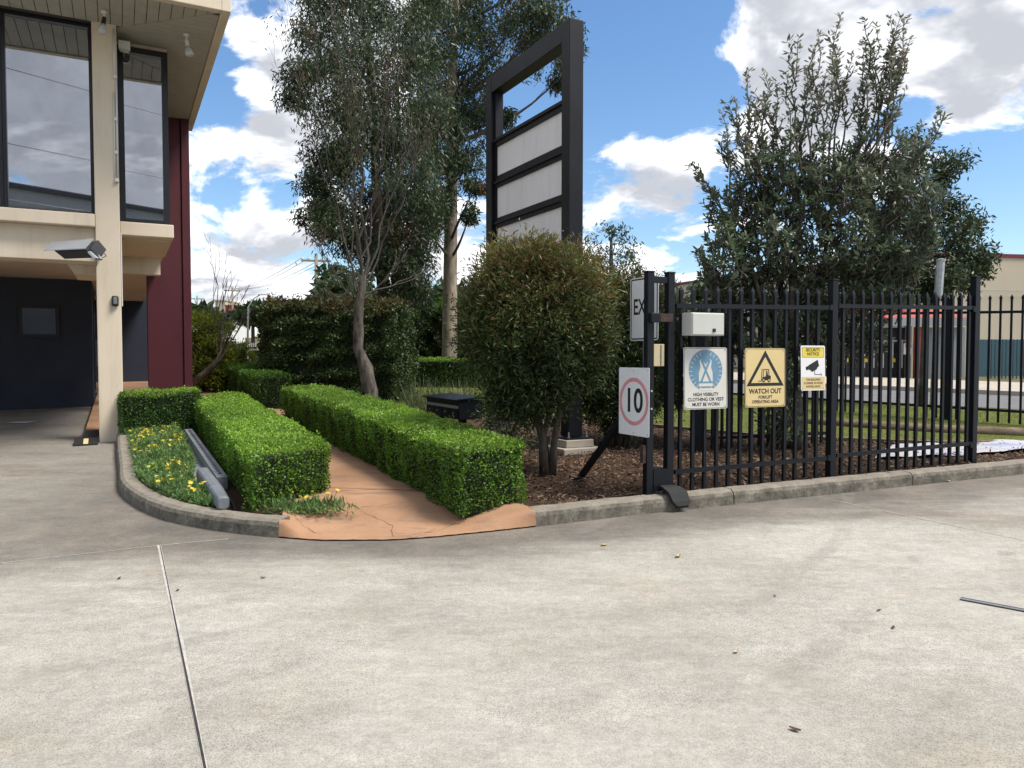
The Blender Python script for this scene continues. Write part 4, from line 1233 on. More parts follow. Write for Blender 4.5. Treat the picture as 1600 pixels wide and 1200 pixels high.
for nm, lst, mt, L_ in (('crown', WP, 'banksia', .100), ('young_leaves', NP, 'banksia_new', .075)):
    m = 7
    P = np.repeat(np.array([tuple(p) for p, d in lst]), m, 0); A_ = np.repeat(np.array([tuple(d) for p, d in lst]), m, 0); k = len(P)
    R_ = rdir(k); R_ = nrm(R_ - A_ * (R_ * A_).sum(1)[:, None])
    D = nrm(R_ + A_ * RNG.uniform(0.25, 1.1, (k, 1)))
    leaves(nm, P + RNG.normal(size=(k, 3)) * .012, D, nrm(A_ + rdir(k) * .5), RNG.uniform(.7, 1.25, k) * L_, RNG.uniform(.025, .035, k), M[mt], root, fat=0.62)

# tree behind the banksia, at the street
Yt = 15.5; bt = on(at(1440, 560, Yt).x, Yt, GB)
gum('street_tree', 'green bushy tree behind the banksia by the street fence', 'tree', bt, [(bt, .055), (at(1446, 480, Yt), .05), (at(1440, 400, Yt), .04), (at(1446, 300, Yt), .02)],
    px_clumps([(1430, 260, 38, 40), (1400, 320, 35, 45), (1460, 320, 35, 45), (1480, 265, 25, 28), (1440, 380, 45, 40), (1490, 380, 35, 35), (1520, 400, 22, 28), (1480, 425, 35, 25), (1400, 430, 35, 30), (1520, 430, 18, 18), (1350, 420, 35, 35), (1445, 450, 25, 18), (1410, 240, 25, 30), (1500, 345, 25, 28)], Yt, .5),
    'gum_leaf', 'bark_grey', leaf=(.11, .04), per=120, sub=10, drop=0.6)
Yt = 30; bt = on(at(955, 470, Yt).x, Yt, 0)
gum('street_tree', 'small open gum tree seen right of the sign frame', 'tree', bt, [(bt, .14), (at(955, 430, Yt), .10), (at(955, 370, Yt), .05)],
    px_clumps([(955, 350, 22, 18), (935, 380, 22, 20), (975, 380, 22, 20), (955, 400, 30, 22), (930, 415, 18, 18), (985, 410, 14, 18), (960, 435, 26, 16), (940, 445, 20, 14)], Yt, .4),
    'gum_leaf', 'bark_grey', leaf=(.20, .06), per=26, sub=7)

# bright shrub and dead branch beside the maroon pier
Yd = 18.5; bd = on(at(325, 600, Yd).x, Yd, GB); Sd = Yd / FPX
bush('leafy_shrub', 'yellow-green shrub beside the maroon pier', bd, [[(bd, .05), (at(320, 560, Yd), .04), (at(318, 520, Yd), .03)]],
     [(at(322, 515, Yd + .2), (36 * Sd, .5, 26 * Sd)), (at(322, 560, Yd), (38 * Sd, .5, 32 * Sd)), (at(350, 570, Yd + .4), (32 * Sd, .5, 30 * Sd)), (at(305, 575, Yd), (28 * Sd, .4, 30 * Sd)), (at(370, 560, Yd + .8), (22 * Sd, .4, 28 * Sd)), (at(330, 590, Yd), (45 * Sd, .4, 18 * Sd))],
     20000, ('bottle', 'bright_shrub'), (.085, .035), tipz=0.8, shell=.6)
root = thing('bare_shrub', on(at(318, 590, 17.8).x, 17.8, GB), 'leaning bare-branched shrub beside the maroon pier', 'shrub')
bm_ = MB(); b0 = at(298, 600, 17.8); b1 = at(340, 565, 17.8); LP, LD = [], []
bm_.tube([b0, at(318, 585, 17.8), b1, at(350, 545, 17.8)], [.09, .085, .07, .05], 8)
for (tx, ty, r) in ((336, 430, .02), (348, 470, .025), (372, 500, .03), (365, 470, .02), (390, 490, .02), (345, 510, .03)):
    tg = at(tx, ty, 17.8 + random.uniform(-.4, .4)); s = b1.lerp(at(350, 545, 17.8), random.random()); twigtree(s, (tg - s).normalized(), (tg - s).length * .55, r, 3)
bm_.build('branches', M['bark_grey'], root, smooth=True)


# yellow-flowering groundcover inside the curved kerb
fb = thing('flower_bed', ab(0.4, 9.0, h=GB), 'grey-green groundcover with yellow daisies inside the curved kerb', 'flowers')
poly = [(p.x, p.y) for p in [kp1[i] + left_norm(kp1, i) * 0.17 for i in range(0, 52, 3)]] + [xy(0.68, 6.75), xy(0.62, 8.2), xy(0.72, 9.0), xy(0.76, 12.0), xy(0.05, 12.0)]
P = scatter(17000, poly); k = len(P)
hh = 0.05 + 0.05 * (vnoise(np.column_stack([P, np.zeros(k)]), 6, 4) + 1)
z = SL * P[:, 1] + GB + RNG.random(k) * hh
leaves('foliage', np.column_stack([P, z]), rdir(k, 1.1), rdir(k, .8), RNG.uniform(.035, .085, k), RNG.uniform(.011, .020, k), M['flower_leaf'], fb, fat=.6)
def flower_mesh(open_):
    v, f = [(0, 0, 0.0)], []
    n = 9
    for i in range(n):
        a = 2 * math.pi * i / n; w = math.pi / n * 0.95; R = .021 if open_ else .012; h = .002 if open_ else .022
        k = len(v); v += [(.5 * R * math.cos(a - w), .5 * R * math.sin(a - w), h * .5), (R * math.cos(a), R * math.sin(a), h), (.5 * R * math.cos(a + w), .5 * R * math.sin(a + w), h * .5)]
        f.append((0, k, k + 1, k + 2))
    me = bpy.data.meshes.new('flower'); me.from_pydata(v, [], f); me.materials.append(M['petal']); me.update(); return me
fm = [flower_mesh(True), flower_mesh(True), flower_mesh(False)]
stalk = MB().tube([(0, 0, -.10), (0.004, 0, -.05), (0, 0, 0)], .0022, 4).mesh('stalk'); stalk.materials.append(M['flower_leaf'])
def put_flower(x, y, z, parent):
    o = bpy.data.objects.new('flower', random.choice(fm)); COL.objects.link(o); o.parent = parent
    o.location = Vector((x, y, z)) - ORG[parent.name]; o.rotation_euler = (random.gauss(0, .45), random.gauss(0, .45), random.uniform(0, 6)); s = random.uniform(0.85, 1.4); o.scale = (s, s, s)
    q = bpy.data.objects.new('stalk', stalk); COL.objects.link(q); q.parent = o
FP = scatter(240, poly)
dn = vnoise(np.column_stack([FP, np.zeros(240)]), 2.5, 9) + RNG.normal(size=240) * .25
for (x, y) in FP[np.argsort(-dn)[:180]]: put_flower(x, y, gz(y) + GB + random.uniform(.12, .17), fb)
f2 = thing('flower_clump', on(-1.72, 6.30, GB), 'small daisy clump at the hedge corner beside the path', 'flowers')
k = 700; c2 = Vector((-1.72, 6.30, 0))
P = np.array([c2.x, c2.y])[None, :] + RNG.normal(size=(k, 2)) * np.array([.16, .07]); z = SL * P[:, 1] + GB + RNG.random(k) * .05
leaves('foliage', np.column_stack([P, z]), rdir(k, 1.0), rdir(k, .8), RNG.uniform(.05, .11, k), .014, M['flower_leaf'], f2, fat=.6)
for dx, dy in ((-.1, -.02), (.02, -.06), (.18, 0.02), (.25, .06), (.05, .05), (-.02, -.09)): put_flower(c2.x + dx, c2.y + dy, gz(c2.y) + GB + random.uniform(.10, .17), f2)

# strap-leaved clump behind the letterboxes
sg = thing('strap_leaf_clump', on(at(690, 640, 14.2).x, 14.2, GB), 'tall strappy grass clump behind the black letterboxes', 'plant')
k = 620; cx = at(690, 640, 14.2).x
P = np.column_stack([cx + RNG.uniform(-.65, .7, k), 14.2 + RNG.uniform(-.4, .4, k)]); z = SL * P[:, 1] + GB
D = rdir(k, 2.1); L_ = RNG.uniform(.25, .75, k)
leaves('strap_leaves', np.column_stack([P, z]), D, rdir(k), L_, .016, M['strap'], sg, fat=.4, curl=.05)

# ------------------------------------------------------------------ pylon sign
ang = thing('pylon_sign', on(0.2, 10.4, GB), 'tall black pylon sign frame with three blank panels behind the round bush', 'sign')
SA = ab(0, 0); 
near = Vector((0.79, 9.42, 0)); aS = near.x * UY + near.y * -UX; bS = near.x * UX + near.y * UY
PW, PT = 0.19, 0.20; bF = bS + 2.38
def SB(a0, a1, b0, b1, z0, z1): return MB().boxab(aS + a0, aS + a1, bS + b0, bS + b1, z0, z1)
ZT = 5.74
# side posts with a mitred look at the top: the right post runs full height
SB(-PT / 2, PT / 2, 0, PW, 0.62, ZT).build('post', M['signblack'], ang, bevel=0.006)
SB(-PT / 2, PT / 2, 2.38 - PW, 2.38, 0.50, ZT - 0.001).build('post', M['signblack'], ang, bevel=0.006)
SB(-PT / 2 + .002, PT / 2 - .002, PW, 2.38 - PW, ZT - 0.24, ZT - .002).build('top_bar', M['signblack'], ang, bevel=0.006)
# face frame: panels and rails
zr = []
for (pt, pb) in ((176, 229.5), (250, 305), (323, 376)):
    Yr_ = 9.6; zr.append((EYE + (557 - pt) * Yr_ / FPX, EYE + (557 - pb) * Yr_ / FPX))
zs = [z for p in zr for z in p]
SB(-.05, .05, PW + .001, 2.38 - PW - .001, zr[0][0], zr[0][0] + .13).build('rail', M['signblack'], ang, bevel=.004)
SB(-.05, .05, PW + .001, 2.38 - PW - .001, zr[1][0], zr[0][1]).build('rail', M['signblack'], ang, bevel=.004)
SB(-.05, .05, PW + .001, 2.38 - PW - .001, zr[2][0], zr[1][1]).build('rail', M['signblack'], ang, bevel=.004)
SB(-.05, .05, PW + .001, 2.38 - PW - .001, zr[2][1] - .12, zr[2][1]).build('rail', M['signblack'], ang, bevel=.004)
for z in (zr[0][0], zr[1][0], zr[2][0]):
    SB(-.075, -.051, PW + .001, 2.38 - PW - .001, z + .07 if z == zr[0][0] else z + .055, z + .10 if z == zr[0][0] else z + .085).build('lip', M['signblack'], ang)
for zt, zb in zr:
    SB(-.02, .02, PW + .002, 2.38 - PW - .002, zb + .001, zt - .001).build('panel', M['panel'], ang)
for b0 in (PW, 2.38 - PW - .05):
    SB(-.05, .05, b0 + .002, b0 + .048, zr[2][1] - .12, ZT - .241).build('stile', M['signblack'], ang)
# concrete footing and bolts
ft = MB(); c = ab(aS, bS + .09)
for (sx, h0, h1) in ((.56, -.02, .06), (.40, .06, .155)):
    ft.box((c.x, c.y, gz(c.y) + GB + (h0 + h1) / 2), sx, sx, h1 - h0, (UX, UY, 0), (UY, -UX, 0))
ft.build('footing', M['footpath'], ang, bevel=.01)
SB(-.17, .17, -.08, .27, gz(c.y) + GB + .156, gz(c.y) + GB + .176).build('base_plate', M['signblack'], ang)
for da in (-.13, .13):
    for db in (-.05, .24):
        q = ab(aS + da, bS + db); MB().lathe((q.x, q.y, gz(c.y) + GB + .177), [(.014, 0), (.014, .02), (.009, .021), (.009, .07)], 6).build('bolt', M['galv'], ang)

# ------------------------------------------------------------------ letterboxes
lb = thing('letterbox_bank', on(at(717, 640, 10.6).x, 10.6, GB), 'black bank of letterboxes behind the long hedge', 'letterboxes')
n0 = at(717, 640, 10.6); aL = n0.x * UY + n0.y * -UX; bL = n0.x * UX + n0.y * UY
LBX = lambda a0, a1, b0, b1, z0, z1: MB().boxab(aL + a0, aL + a1, bL + b0, bL + b1, z0, z1)
z0, z1 = .73, 1.00
LBX(0, .36, 0, 1.25, z0, z1).build('body', M['blackpaint'], lb, bevel=.006)
mb = MB(); q = lambda a, b, z: ab(aL + a, bL + b, z)
mb.hexa([q(-.07, -.02, z1 + .001), q(.38, -.02, z1 + .03), q(.38, 1.27, z1 + .03), q(-.07, 1.27, z1 + .001)], [q(-.07, -.02, z1 + .016), q(.38, -.02, z1 + .05), q(.38, 1.27, z1 + .05), q(-.07, 1.27, z1 + .016)])
mb.build('lid', M['blackpaint'], lb)
LBX(-.012, 0, .02, 1.23, z1 - .115, z1 - .075).build('slot_strip', M['alu'], lb)
for k in range(4):
    b0 = .03 + k * .305
    d = LBX(-.008, 0, b0, b0 + .29, z0 + .01, z1 - .125).build('letterbox_door', M['blackpaint'], lb)
    c = q(-.008, b0 + .145, z0 + .09); MB().lathe(c, [(.012, 0), (.012, .012)], 10, axis=tuple(ab(-1, 0, 0))).build('lock', M['galv'], d)
for b0 in (.25, 1.0):
    LBX(.13, .23, b0, b0 + .07, .45, z0).build('leg', M['blackpaint'], lb)

# ------------------------------------------------------------------ gate fence
FD = Vector((0.919, 0.395, 0)).normalized(); FN = Vector((FD.y, -FD.x, 0)); F0 = Vector((1.53, 6.97, 0))
fl_ = lambda t, n=0.0: F0 + FD * t + FN * n
def picket_mesh(h, w=.030):
    mb = MB(); a = w / 2
    b4 = [(-a, -a, 0), (a, -a, 0), (a, a, 0), (-a, a, 0)]; t4 = [(x, y, h - .075) for x, y, _ in b4]
    mb.hexa(b4, t4)
    c = 1.35 * a
    mb.hexa([(-c, -a * .9, h - .0749), (c, -a * .9, h - .0749), (c, a * .9, h - .0749), (-c, a * .9, h - .0749)], [(-c, -a * .9, h - .045), (c, -a * .9, h - .045), (c, a * .9, h - .045), (-c, a * .9, h - .045)])
    mb.add([(-c, -a * .9, h - .0449), (c, -a * .9, h - .0449), (c, a * .9, h - .0449), (-c, a * .9, h - .0449), (0, 0, h)], [(0, 1, 4), (1, 2, 4), (2, 3, 4), (3, 0, 4)])
    me = mb.mesh('picket'); me.materials.append(M['blackpaint']); return me
def place(name, me, loc, rz, parent):
    o = bpy.data.objects.new(name, me); COL.objects.link(o); o.parent = parent
    o.location = Vector(loc) - ORG[parent.name]; o.rotation_euler = (0, 0, rz); return o
def railing(p0, p1, z0, z1, w, d, parent, mat='blackpaint', name='rail'):
    p0, p1 = Vector(p0), Vector(p1); dr = (p1 - p0).normalized(); n = Vector((dr.y, -dr.x, 0)) * d / 2
    q = [p0 - n, p1 - n, p1 + n, p0 + n]; zz = [z0, z1, z1, z0]
    return MB().hexa([(p.x, p.y, z - w / 2) for p, z in zip(q, zz)], [(p.x, p.y, z + w / 2) for p, z in zip(q, zz)]).build(name, M[mat], parent)
def post(c, w, z0, z1, dr, parent, cap=True):
    dr = Vector(dr).normalized(); n = Vector((dr.y, -dr.x, 0))
    o = MB().box((c.x, c.y, (z0 + z1) / 2), w, w, z1 - z0, dr, n).build('post', M['blackpaint'], parent, bevel=.005)
    if cap: MB().box((c.x, c.y, z1 + .008), w + .008, w + .008, .016, dr, n).build('cap', M['blackpaint'], o, bevel=.004)
    return o
FA = math.atan2(FD.y, FD.x)
gf = thing('steel_fence', fl_(0, 0) + Vector((0, 0, gz(6.97) + KERB_H)), 'near black steel picket fence on the kerb carrying the warning signs', 'fence')
zb = lambda t: 0.372 + 0.0158 * t
pm = picket_mesh(1.90)
t1, t2 = 1.87, 3.99
for t in [0.02 + .1375 * i for i in range(13)]: place('picket', pm, fl_(t) + Vector((0, 0, zb(t))), FA, gf)
for t in [2.01 + .1345 * i for i in range(15)]: place('picket', pm, fl_(t) + Vector((0, 0, zb(t))), FA, gf)
for (ta, tb) in ((-.05, t1 - .05), (t1 + .05, t2 - .05)):
    for dz in (.19, 1.71): railing(fl_(ta, .02), fl_(tb, .02), zb(ta) + dz + (.018 if ta > 0 else 0), zb(tb) + dz + (.018 if ta > 0 else 0), .040, .030, gf)
for t, zt in ((t1, 2.385), (t2, 2.50)): post(fl_(t), .074, gz(fl_(t).y) + .10, zt, FD, gf)
for t in (t1, t2):
    for dz in (.19, 1.71):
        MB().box(fl_(t - .05, .026) + Vector((0, 0, zb(t) + dz)), .05, .03, .055, FD, FN).build('bracket', M['blackpaint'], gf)

gp = thing('gate_post_pair', fl_(-.2) + Vector((0, 0, gz(6.9) + KERB_H)), 'pair of black square posts guiding the sliding gate on the kerb', 'gate post')
zt_ = EYE + (557 - 428) * 6.9 / FPX
post(fl_(-.325), .070, .34, zt_, FD, gp); post(fl_(-.105), .070, .34, zt_, FD, gp)
railing(fl_(-.289), fl_(-.141), zt_ - .06, zt_ - .06, .055, .05, gp, name='top_bar')
railing(fl_(-.289), fl_(-.141), .50, .50, .20, .08, gp, name='bottom_box')
MB().box(fl_(-.22, .05) + Vector((0, 0, EYE + (557 - 497) * 6.85 / FPX)), .22, .03, .075, FD, FN).build('latch_plate', M['rust'], gp, bevel=.004)
MB().box(fl_(-.30, .055) + Vector((0, 0, EYE + (557 - 497) * 6.85 / FPX)), .10, .045, .085, FD, FN).build('latch_cover', M['blackpaint'], gp, bevel=.006)
for z in (1.50, 1.66): MB().lathe(fl_(-.32, .036) + Vector((0, 0, z - .35)), [(.010, 0), (.010, .01)], 8, axis=FN).build('bolt', M['galv'], gp)
MB().box(fl_(-.375, .0) + Vector((0, 0, .74)), .04, .05, .16, FD, FN).build('hinge_lug', M['rust'], gp)
# brace to the ground
bt0, bt1 = on(.70, 7.72, GB + .01), fl_(-.36, -.06) + Vector((0, 0, 1.30))
MB().tube([bt0, bt1], .036, 4).build('brace', M['blackpaint'], gp)
MB().box(bt0 + Vector((0, 0, .008)), .20, .12, .012, FD, FN).build('brace_foot', M['rust'], gp)
# rubber stop lapping over the kerb
rs = thing('rubber_stop', fl_(-.18, .12) + Vector((0, 0, gz(6.8))), 'black rubber flap lapping over the kerb below the gate posts', 'rubber flap')
mb = MB(); secs = [(0.03, KERB_H + .055, .10), (.10, KERB_H + .05, .15), (.17, KERB_H + .02, .16), (.215, .075, .15), (.23, .035, .10)]
for (n_, h_, w_) in secs:
    c = fl_(-.17 + n_ * .25, n_); g0 = gz(c.y)
    for s in (-1, 1):
        for dz in (0, .022):
            p = c + FD * s * w_ * .62 + FN * (.0 if dz == 0 else .012); mb.v.append((p.x, p.y, g0 + h_ + dz))
for i in range(len(secs) - 1):
    a = i * 4; b = a + 4
    mb.f += [(a, a + 1, b + 1, b), (a + 2, b + 2, b + 3, a + 3), (a, b, b + 2, a + 2), (a + 1, a + 3, b + 3, b + 1)]
mb.f += [(0, 2, 3, 1), (len(mb.v) - 4, len(mb.v) - 3, len(mb.v) - 1, len(mb.v) - 2)]
mb.build('flap', M['rubber'], rs, bevel=.004)

# inner fence run behind (the parked sliding gate) and its stout post
inf = thing('inner_fence', on(2.38, 9.5, GB), 'short run of black picket fence behind the warning signs', 'fence')
i0, i1 = Vector((2.40, 9.45, 0)), Vector((4.25, 10.0, 0)); idr = (i1 - i0).normalized(); ia = math.atan2(idr.y, idr.x)
for k in range(14):
    p = i0.lerp(i1, .06 + k * .07); place('picket', pm, on(p.x, p.y, GB + .03), ia, inf)
for dz in (.16, 1.70): railing(i0, i1, gz(9.45) + GB + dz, gz(10.0) + GB + dz, .04, .03, inf)
mb = MB(); c = i0 - idr * .08
mb.hexa([(c.x - .05, c.y - .05, gz(9.4)), (c.x + .07, c.y - .05, gz(9.4)), (c.x + .07, c.y + .07, gz(9.4)), (c.x - .05, c.y + .07, gz(9.4))],
        [(c.x - .13, c.y - .05, 1.95), (c.x + .07, c.y - .05, 1.95), (c.x + .07, c.y + .07, 1.95), (c.x - .13, c.y + .07, 1.95)]); mb.build('post', M['blackpaint'], inf, bevel=.006)

# street boundary fence
sf = thing('street_fence', on(7.4, 11.7, GB), 'black picket fence along the street verge behind the near fence', 'fence')
s0, s1 = Vector((10.6, 9.6, 0)), Vector((3.2, 16.6, 0)); sdr = (s1 - s0).normalized(); sa = math.atan2(sdr.y, sdr.x); SLn = (s1 - s0).length
pm2 = picket_mesh(2.06, .031)
k = 0; t = 0.05
while t < SLn:
    p = s0 + sdr * t; place('picket', pm2, on(p.x, p.y, GB + .02), sa, sf); t += .150; k += 1
for dz in (.22, 1.80): railing(s0, s1, gz(s0.y) + GB + dz, gz(s1.y) + GB + dz, .042, .032, sf)
for tt_ in (0.3, 4.55, 7.2, 9.8): p = s0 + sdr * tt_; post(p, .075, gz(p.y) + .05, gz(p.y) + GB + 2.02, sdr, sf)

# ------------------------------------------------------------------ signs
def frame(loc, ex, tilt=0.0):
    ex = Vector(ex).normalized(); ez = Vector((0, 0, 1)); n = ex.cross(ez)
    ez2 = (ez * math.cos(tilt) + n * math.sin(tilt)).normalized(); n2 = ex.cross(ez2)
    return Matrix(((ex.x, ez2.x, n2.x, loc[0]), (ex.y, ez2.y, n2.y, loc[1]), (ex.z, ez2.z, n2.z, loc[2]), (0, 0, 0, 1)))
def sthing(name, mat4, label, cat, group):
    o = bpy.data.objects.new(name, None); o.empty_display_size = .1; COL.objects.link(o); o.matrix_world = mat4; ORG[o.name] = Vector((0, 0, 0)); return tag(o, label, cat, group)
def rrect(w, h, r, n=5):
    out = []
    for cx, cy, a0 in ((w / 2 - r, h / 2 - r, 0), (-w / 2 + r, h / 2 - r, 90), (-w / 2 + r, -h / 2 + r, 180), (w / 2 - r, -h / 2 + r, 270)):
        for k in range(n + 1):
            a = rad(a0 + 90 * k / n); out.append((cx + r * math.cos(a), cy + r * math.sin(a)))
    return out
def flat(name, poly, z, th, mat, par):
    n = len(poly); mb = MB()
    a = sum(poly[i][0] * poly[(i + 1) % n][1] - poly[(i + 1) % n][0] * poly[i][1] for i in range(n))
    if a < 0: poly = poly[::-1]
    mb.prism([(x, y, z) for x, y in poly], (0, 0, th)); return mb.build(name, M[mat], par)
def ring(name, outer, inner, z, th, mat, par):
    n = len(outer); mb = MB()
    v = [(x, y, z + th) for x, y in outer] + [(x, y, z + th) for x, y in inner]
    mb.add(v, [(i, (i + 1) % n, n + (i + 1) % n, n + i) for i in range(n)]); return mb.build(name, M[mat], par)
circ = lambda r, n=40, cx=0, cy=0: [(cx + r * math.cos(2 * math.pi * i / n), cy + r * math.sin(2 * math.pi * i / n)) for i in range(n)]
def text(s, x, y, size, z, mat, par, sx=1.0, bold=0.0, name='lettering'):
    cu = bpy.data.curves.new('t', 'FONT'); cu.body = s; cu.size = size; cu.align_x = 'CENTER'; cu.align_y = 'CENTER'; cu.offset = bold; cu.resolution_u = 4
    o = bpy.data.objects.new('t', cu); COL.objects.link(o)
    dg = bpy.context.evaluated_depsgraph_get(); me = bpy.data.meshes.new_from_object(o.evaluated_get(dg)); bpy.data.objects.remove(o); bpy.data.curves.remove(cu)
    me.transform(Matrix.Translation((x, y, z)) @ Matrix.Diagonal((sx, 1, 1, 1)))
    me.materials.clear(); me.materials.append(M[mat]); return link(name, me, None, par)
def screws(w, h, par, z=.0035):
    for sx in (-1, 1):
        for sy in (-1, 1): MB().lathe((sx * (w / 2 - .022), sy * (h / 2 - .022), z), [(.006, 0), (.006, .003)], 8).build('screw', M['galv'], par)
GRP = 'signs on the fence'
def fsign(px, py, t, n=.055, tilt=0.0): 
    p = fl_(t, n); Y = p.y; z = at(px, py, Y).z; return frame((p.x, p.y, z), FD, tilt)
# t along the fence for a pixel column
def t_of(px, n=.05):
    k = (px - 800) / FPX; b = fl_(0, n); return (k * b.y - b.x) / (FD.x - k * FD.y)
# high visibility sign
W, H = .49, .57
s = sthing('safety_sign', fsign(1102, 591, t_of(1102), tilt=-.03), 'white high visibility clothing sign with faded blue vest symbol', 'sign', GRP)
flat('plate', rrect(W, H, .02), 0, .003, 'white2', s)
ring('border', rrect(W - .012, H - .012, .017), rrect(W - .020, H - .020, .014), .003, .0006, 'ink', s)
flat('disc', circ(.19, 44, 0, .075), .003, .0008, 'blueink', s)
for k in range(26):
    a = 2 * math.pi * k / 26; c0, c1 = .150, .185; ca, sa_ = math.cos(a), math.sin(a); nx_, ny_ = -sa_ * .0025, ca * .0025
    if abs(ca) < .3: continue
    flat('ray', [(c0 * ca + nx_, .065 + c0 * sa_ + ny_), (c1 * ca + nx_, .065 + c1 * sa_ + ny_), (c1 * ca - nx_, .065 + c1 * sa_ - ny_), (c0 * ca - nx_, .065 + c0 * sa_ - ny_)], .0038, .0006, 'white2', s)
vest = [(-.078, -.03), (-.078, .05), (-.06, .10), (-.068, .165), (-.045, .175), (0, .125), (.045, .175), (.068, .165), (.06, .10), (.078, .05), (.078, -.03)]
flat('vest', vest, .0038, .0007, 'white2', s)
for sg_ in (-1, 1): flat('vest_band', [(sg_ * -.062, -.03), (sg_ * -.040, -.03), (sg_ * .058, .165), (sg_ * .036, .172)], .0046, .0006 + .0004 * (sg_ > 0), 'blueink', s)
flat('vest_stripe', [(-.078, -.075), (.078, -.075), (.078, -.048), (-.078, -.048)], .0038, .0007, 'white2', s)
flat('vest_stripe', [(-.074, -.115), (.074, -.115), (.078, -.092), (-.078, -.092)], .0038, .0007, 'white2', s)
for i, l in enumerate(('HIGH VISIBILITY', 'CLOTHING OR VEST', 'MUST BE WORN')): text(l, 0, -.150 - i * .046, .044, .0042, 'ink', s, (.92, 1.0, .95)[i], .0008)
screws(W, H, s)
# forklift sign
W, H = .49, .565
s = sthing('warning_sign', fsign(1195, 590, t_of(1195), tilt=-.02), 'faded yellow forklift warning sign with black triangle', 'sign', GRP)
flat('plate', rrect(W, H, .02), 0, .003, 'yellowold', s)
ring('border', rrect(W - .012, H - .012, .017), rrect(W - .020, H - .020, .014), .003, .0006, 'ink', s)
T = lambda r, cy: [(0, cy + r), (-r * .866 * 1.12, cy - r * .5), (r * .866 * 1.12, cy - r * .5)]
ring('triangle', [(0, .262), (-.228, -.080), (.228, -.080)], [(0, .200), (-.172, -.050), (.172, -.050)], .003, .0008, 'ink', s)
fk = [[(-.035, -.025), (.065, -.025), (.068, .018), (.030, .022), (.010, .012), (-.035, .005)], [(-.052, -.03), (-.044, -.03), (-.034, .085), (-.042, .086)], [(-.085, -.036), (-.046, -.036), (-.046, -.029), (-.085, -.029)],
      [(-.030, .004), (-.023, .004), (-.016, .075), (-.022, .080)], [(-.022, .073), (.042, .073), (.045, .081), (-.024, .081)], [(.040, .020), (.048, .020), (.047, .075), (.038, .075)], [(.006, .012), (.034, .018), (.026, .050), (.012, .050)], circ(.009, 12, .018, .056), circ(.020, 16, -.020, -.024), circ(.018, 16, .045, -.026)]
for i, pl in enumerate(fk): flat('forklift_symbol', pl, .003, .0008 + .00008 * i, 'ink', s)
for cx in (-.020, .045): flat('wheel_centre', circ(.009, 12, cx, -.0245), .003, .0020, 'yellowold', s)
text('WATCH OUT', 0, -.132, .064, .0042, 'ink', s, 1.0, .0018); text('FORKLIFT', 0, -.188, .042, .0042, 'ink', s, .92, .0008); text('OPERATING AREA', 0, -.232, .042, .0042, 'ink', s, .94, .0008)
screws(W, H, s)
# security sign
W, H = .315, .445
s = sthing('security_sign', fsign(1269.5, 575, t_of(1269.5), tilt=-.03), 'small yellow and white security notice with camera symbol', 'sign', GRP)
flat('plate', rrect(W, H, .018), 0, .003, 'white', s)
flat('band', rrect(W - .03, .10, .006), .003, .0006, 'yellow', s).location = (0, .155, 0)
ring('border', rrect(W - .03, .10, .006), rrect(W - .036, .094, .005), .0037, .0004, 'ink', s).location = (0, .155, 0)
flat('band', rrect(W - .016, .125, .01), .003, .0006, 'yellowold', s).location = (0, -.150, 0)
text('SECURITY', 0, .178, .044, .0044, 'ink', s, .95, .001); text('NOTICE', 0, .138, .042, .0044, 'ink', s, 1.0, .001)
flat('camera_symbol', [(-.058, .028), (.060, .082), (.078, .020), (.055, .004), (.048, -.012), (-.012, -.040), (-.030, -.026), (-.048, -.020)], .003, .0008, 'ink', s)
flat('camera_symbol', [(-.098, .008), (-.060, .024), (-.050, -.014), (-.090, -.022)], .003, .0009, 'ink', s)
flat('camera_symbol', [(.017, -.02), (.023, -.02), (.023, -.062), (.017, -.062)], .003, .0010, 'ink', s)
flat('camera_symbol', [(.017, -.068), (.105, -.068), (.105, -.062), (.017, -.062)], .003, .0011, 'ink', s)
flat('camera_symbol', [(.103, -.078), (.109, -.078), (.109, -.052), (.103, -.052)], .003, .0012, 'ink', s)
for i, l in enumerate(('THIS BUILDING', 'IS UNDER 24 HOUR', 'SURVEILLANCE')): text(l, 0, -.116 - i * .034, .030, .0044, 'ink', s, .92, .0005)
screws(W, H, s)
# speed sign on the left of the posts
W, H = .45, .61
UEX = Vector((-UX, -UY, 0))
pL = fl_(-.40, .03); Y10 = 6.80
c10 = at(990.5, 627.5, Y10)
s = sthing('speed_sign', frame(c10, UEX), 'white speed sign with number 10 in a faded red ring', 'sign', GRP)
flat('plate', rrect(W, H, .012), 0, .003, 'white', s)
ring('red_ring', circ(.215, 48), circ(.180, 48), .003, .0008, 'redink', s)
text('10', 0, .0, .30, .0042, 'ink', s, .92, .006)
for y in (-.28, .28):
    MB().lathe((-.0, y, .003), [(.006, 0), (.006, .003)], 8).build('screw', M['galv'], s)
    MB().lathe((.205, y, .003), [(.006, 0), (.006, .003)], 8).build('screw', M['galv'], s)
# exit sign on its own thin pole
W, H = .44, .61
c = at(1006.5, 482.5, 7.32)
s = sthing('exit_sign', frame(c, UEX), 'white exit sign with black border half hidden by the gate post', 'sign', GRP)
flat('plate', rrect(W, H, .03), 0, .003, 'white', s)
ring('border', rrect(W - .022, H - .022, .024), rrect(W - .048, H - .048, .012), .003, .0007, 'ink', s)
text('EXIT', -.005, .015, .215, .0042, 'ink', s, .74, .003)
MB().box((0.0, -.40, -.02), .035, 1.05, .035).build('pole', M['galv'], s)

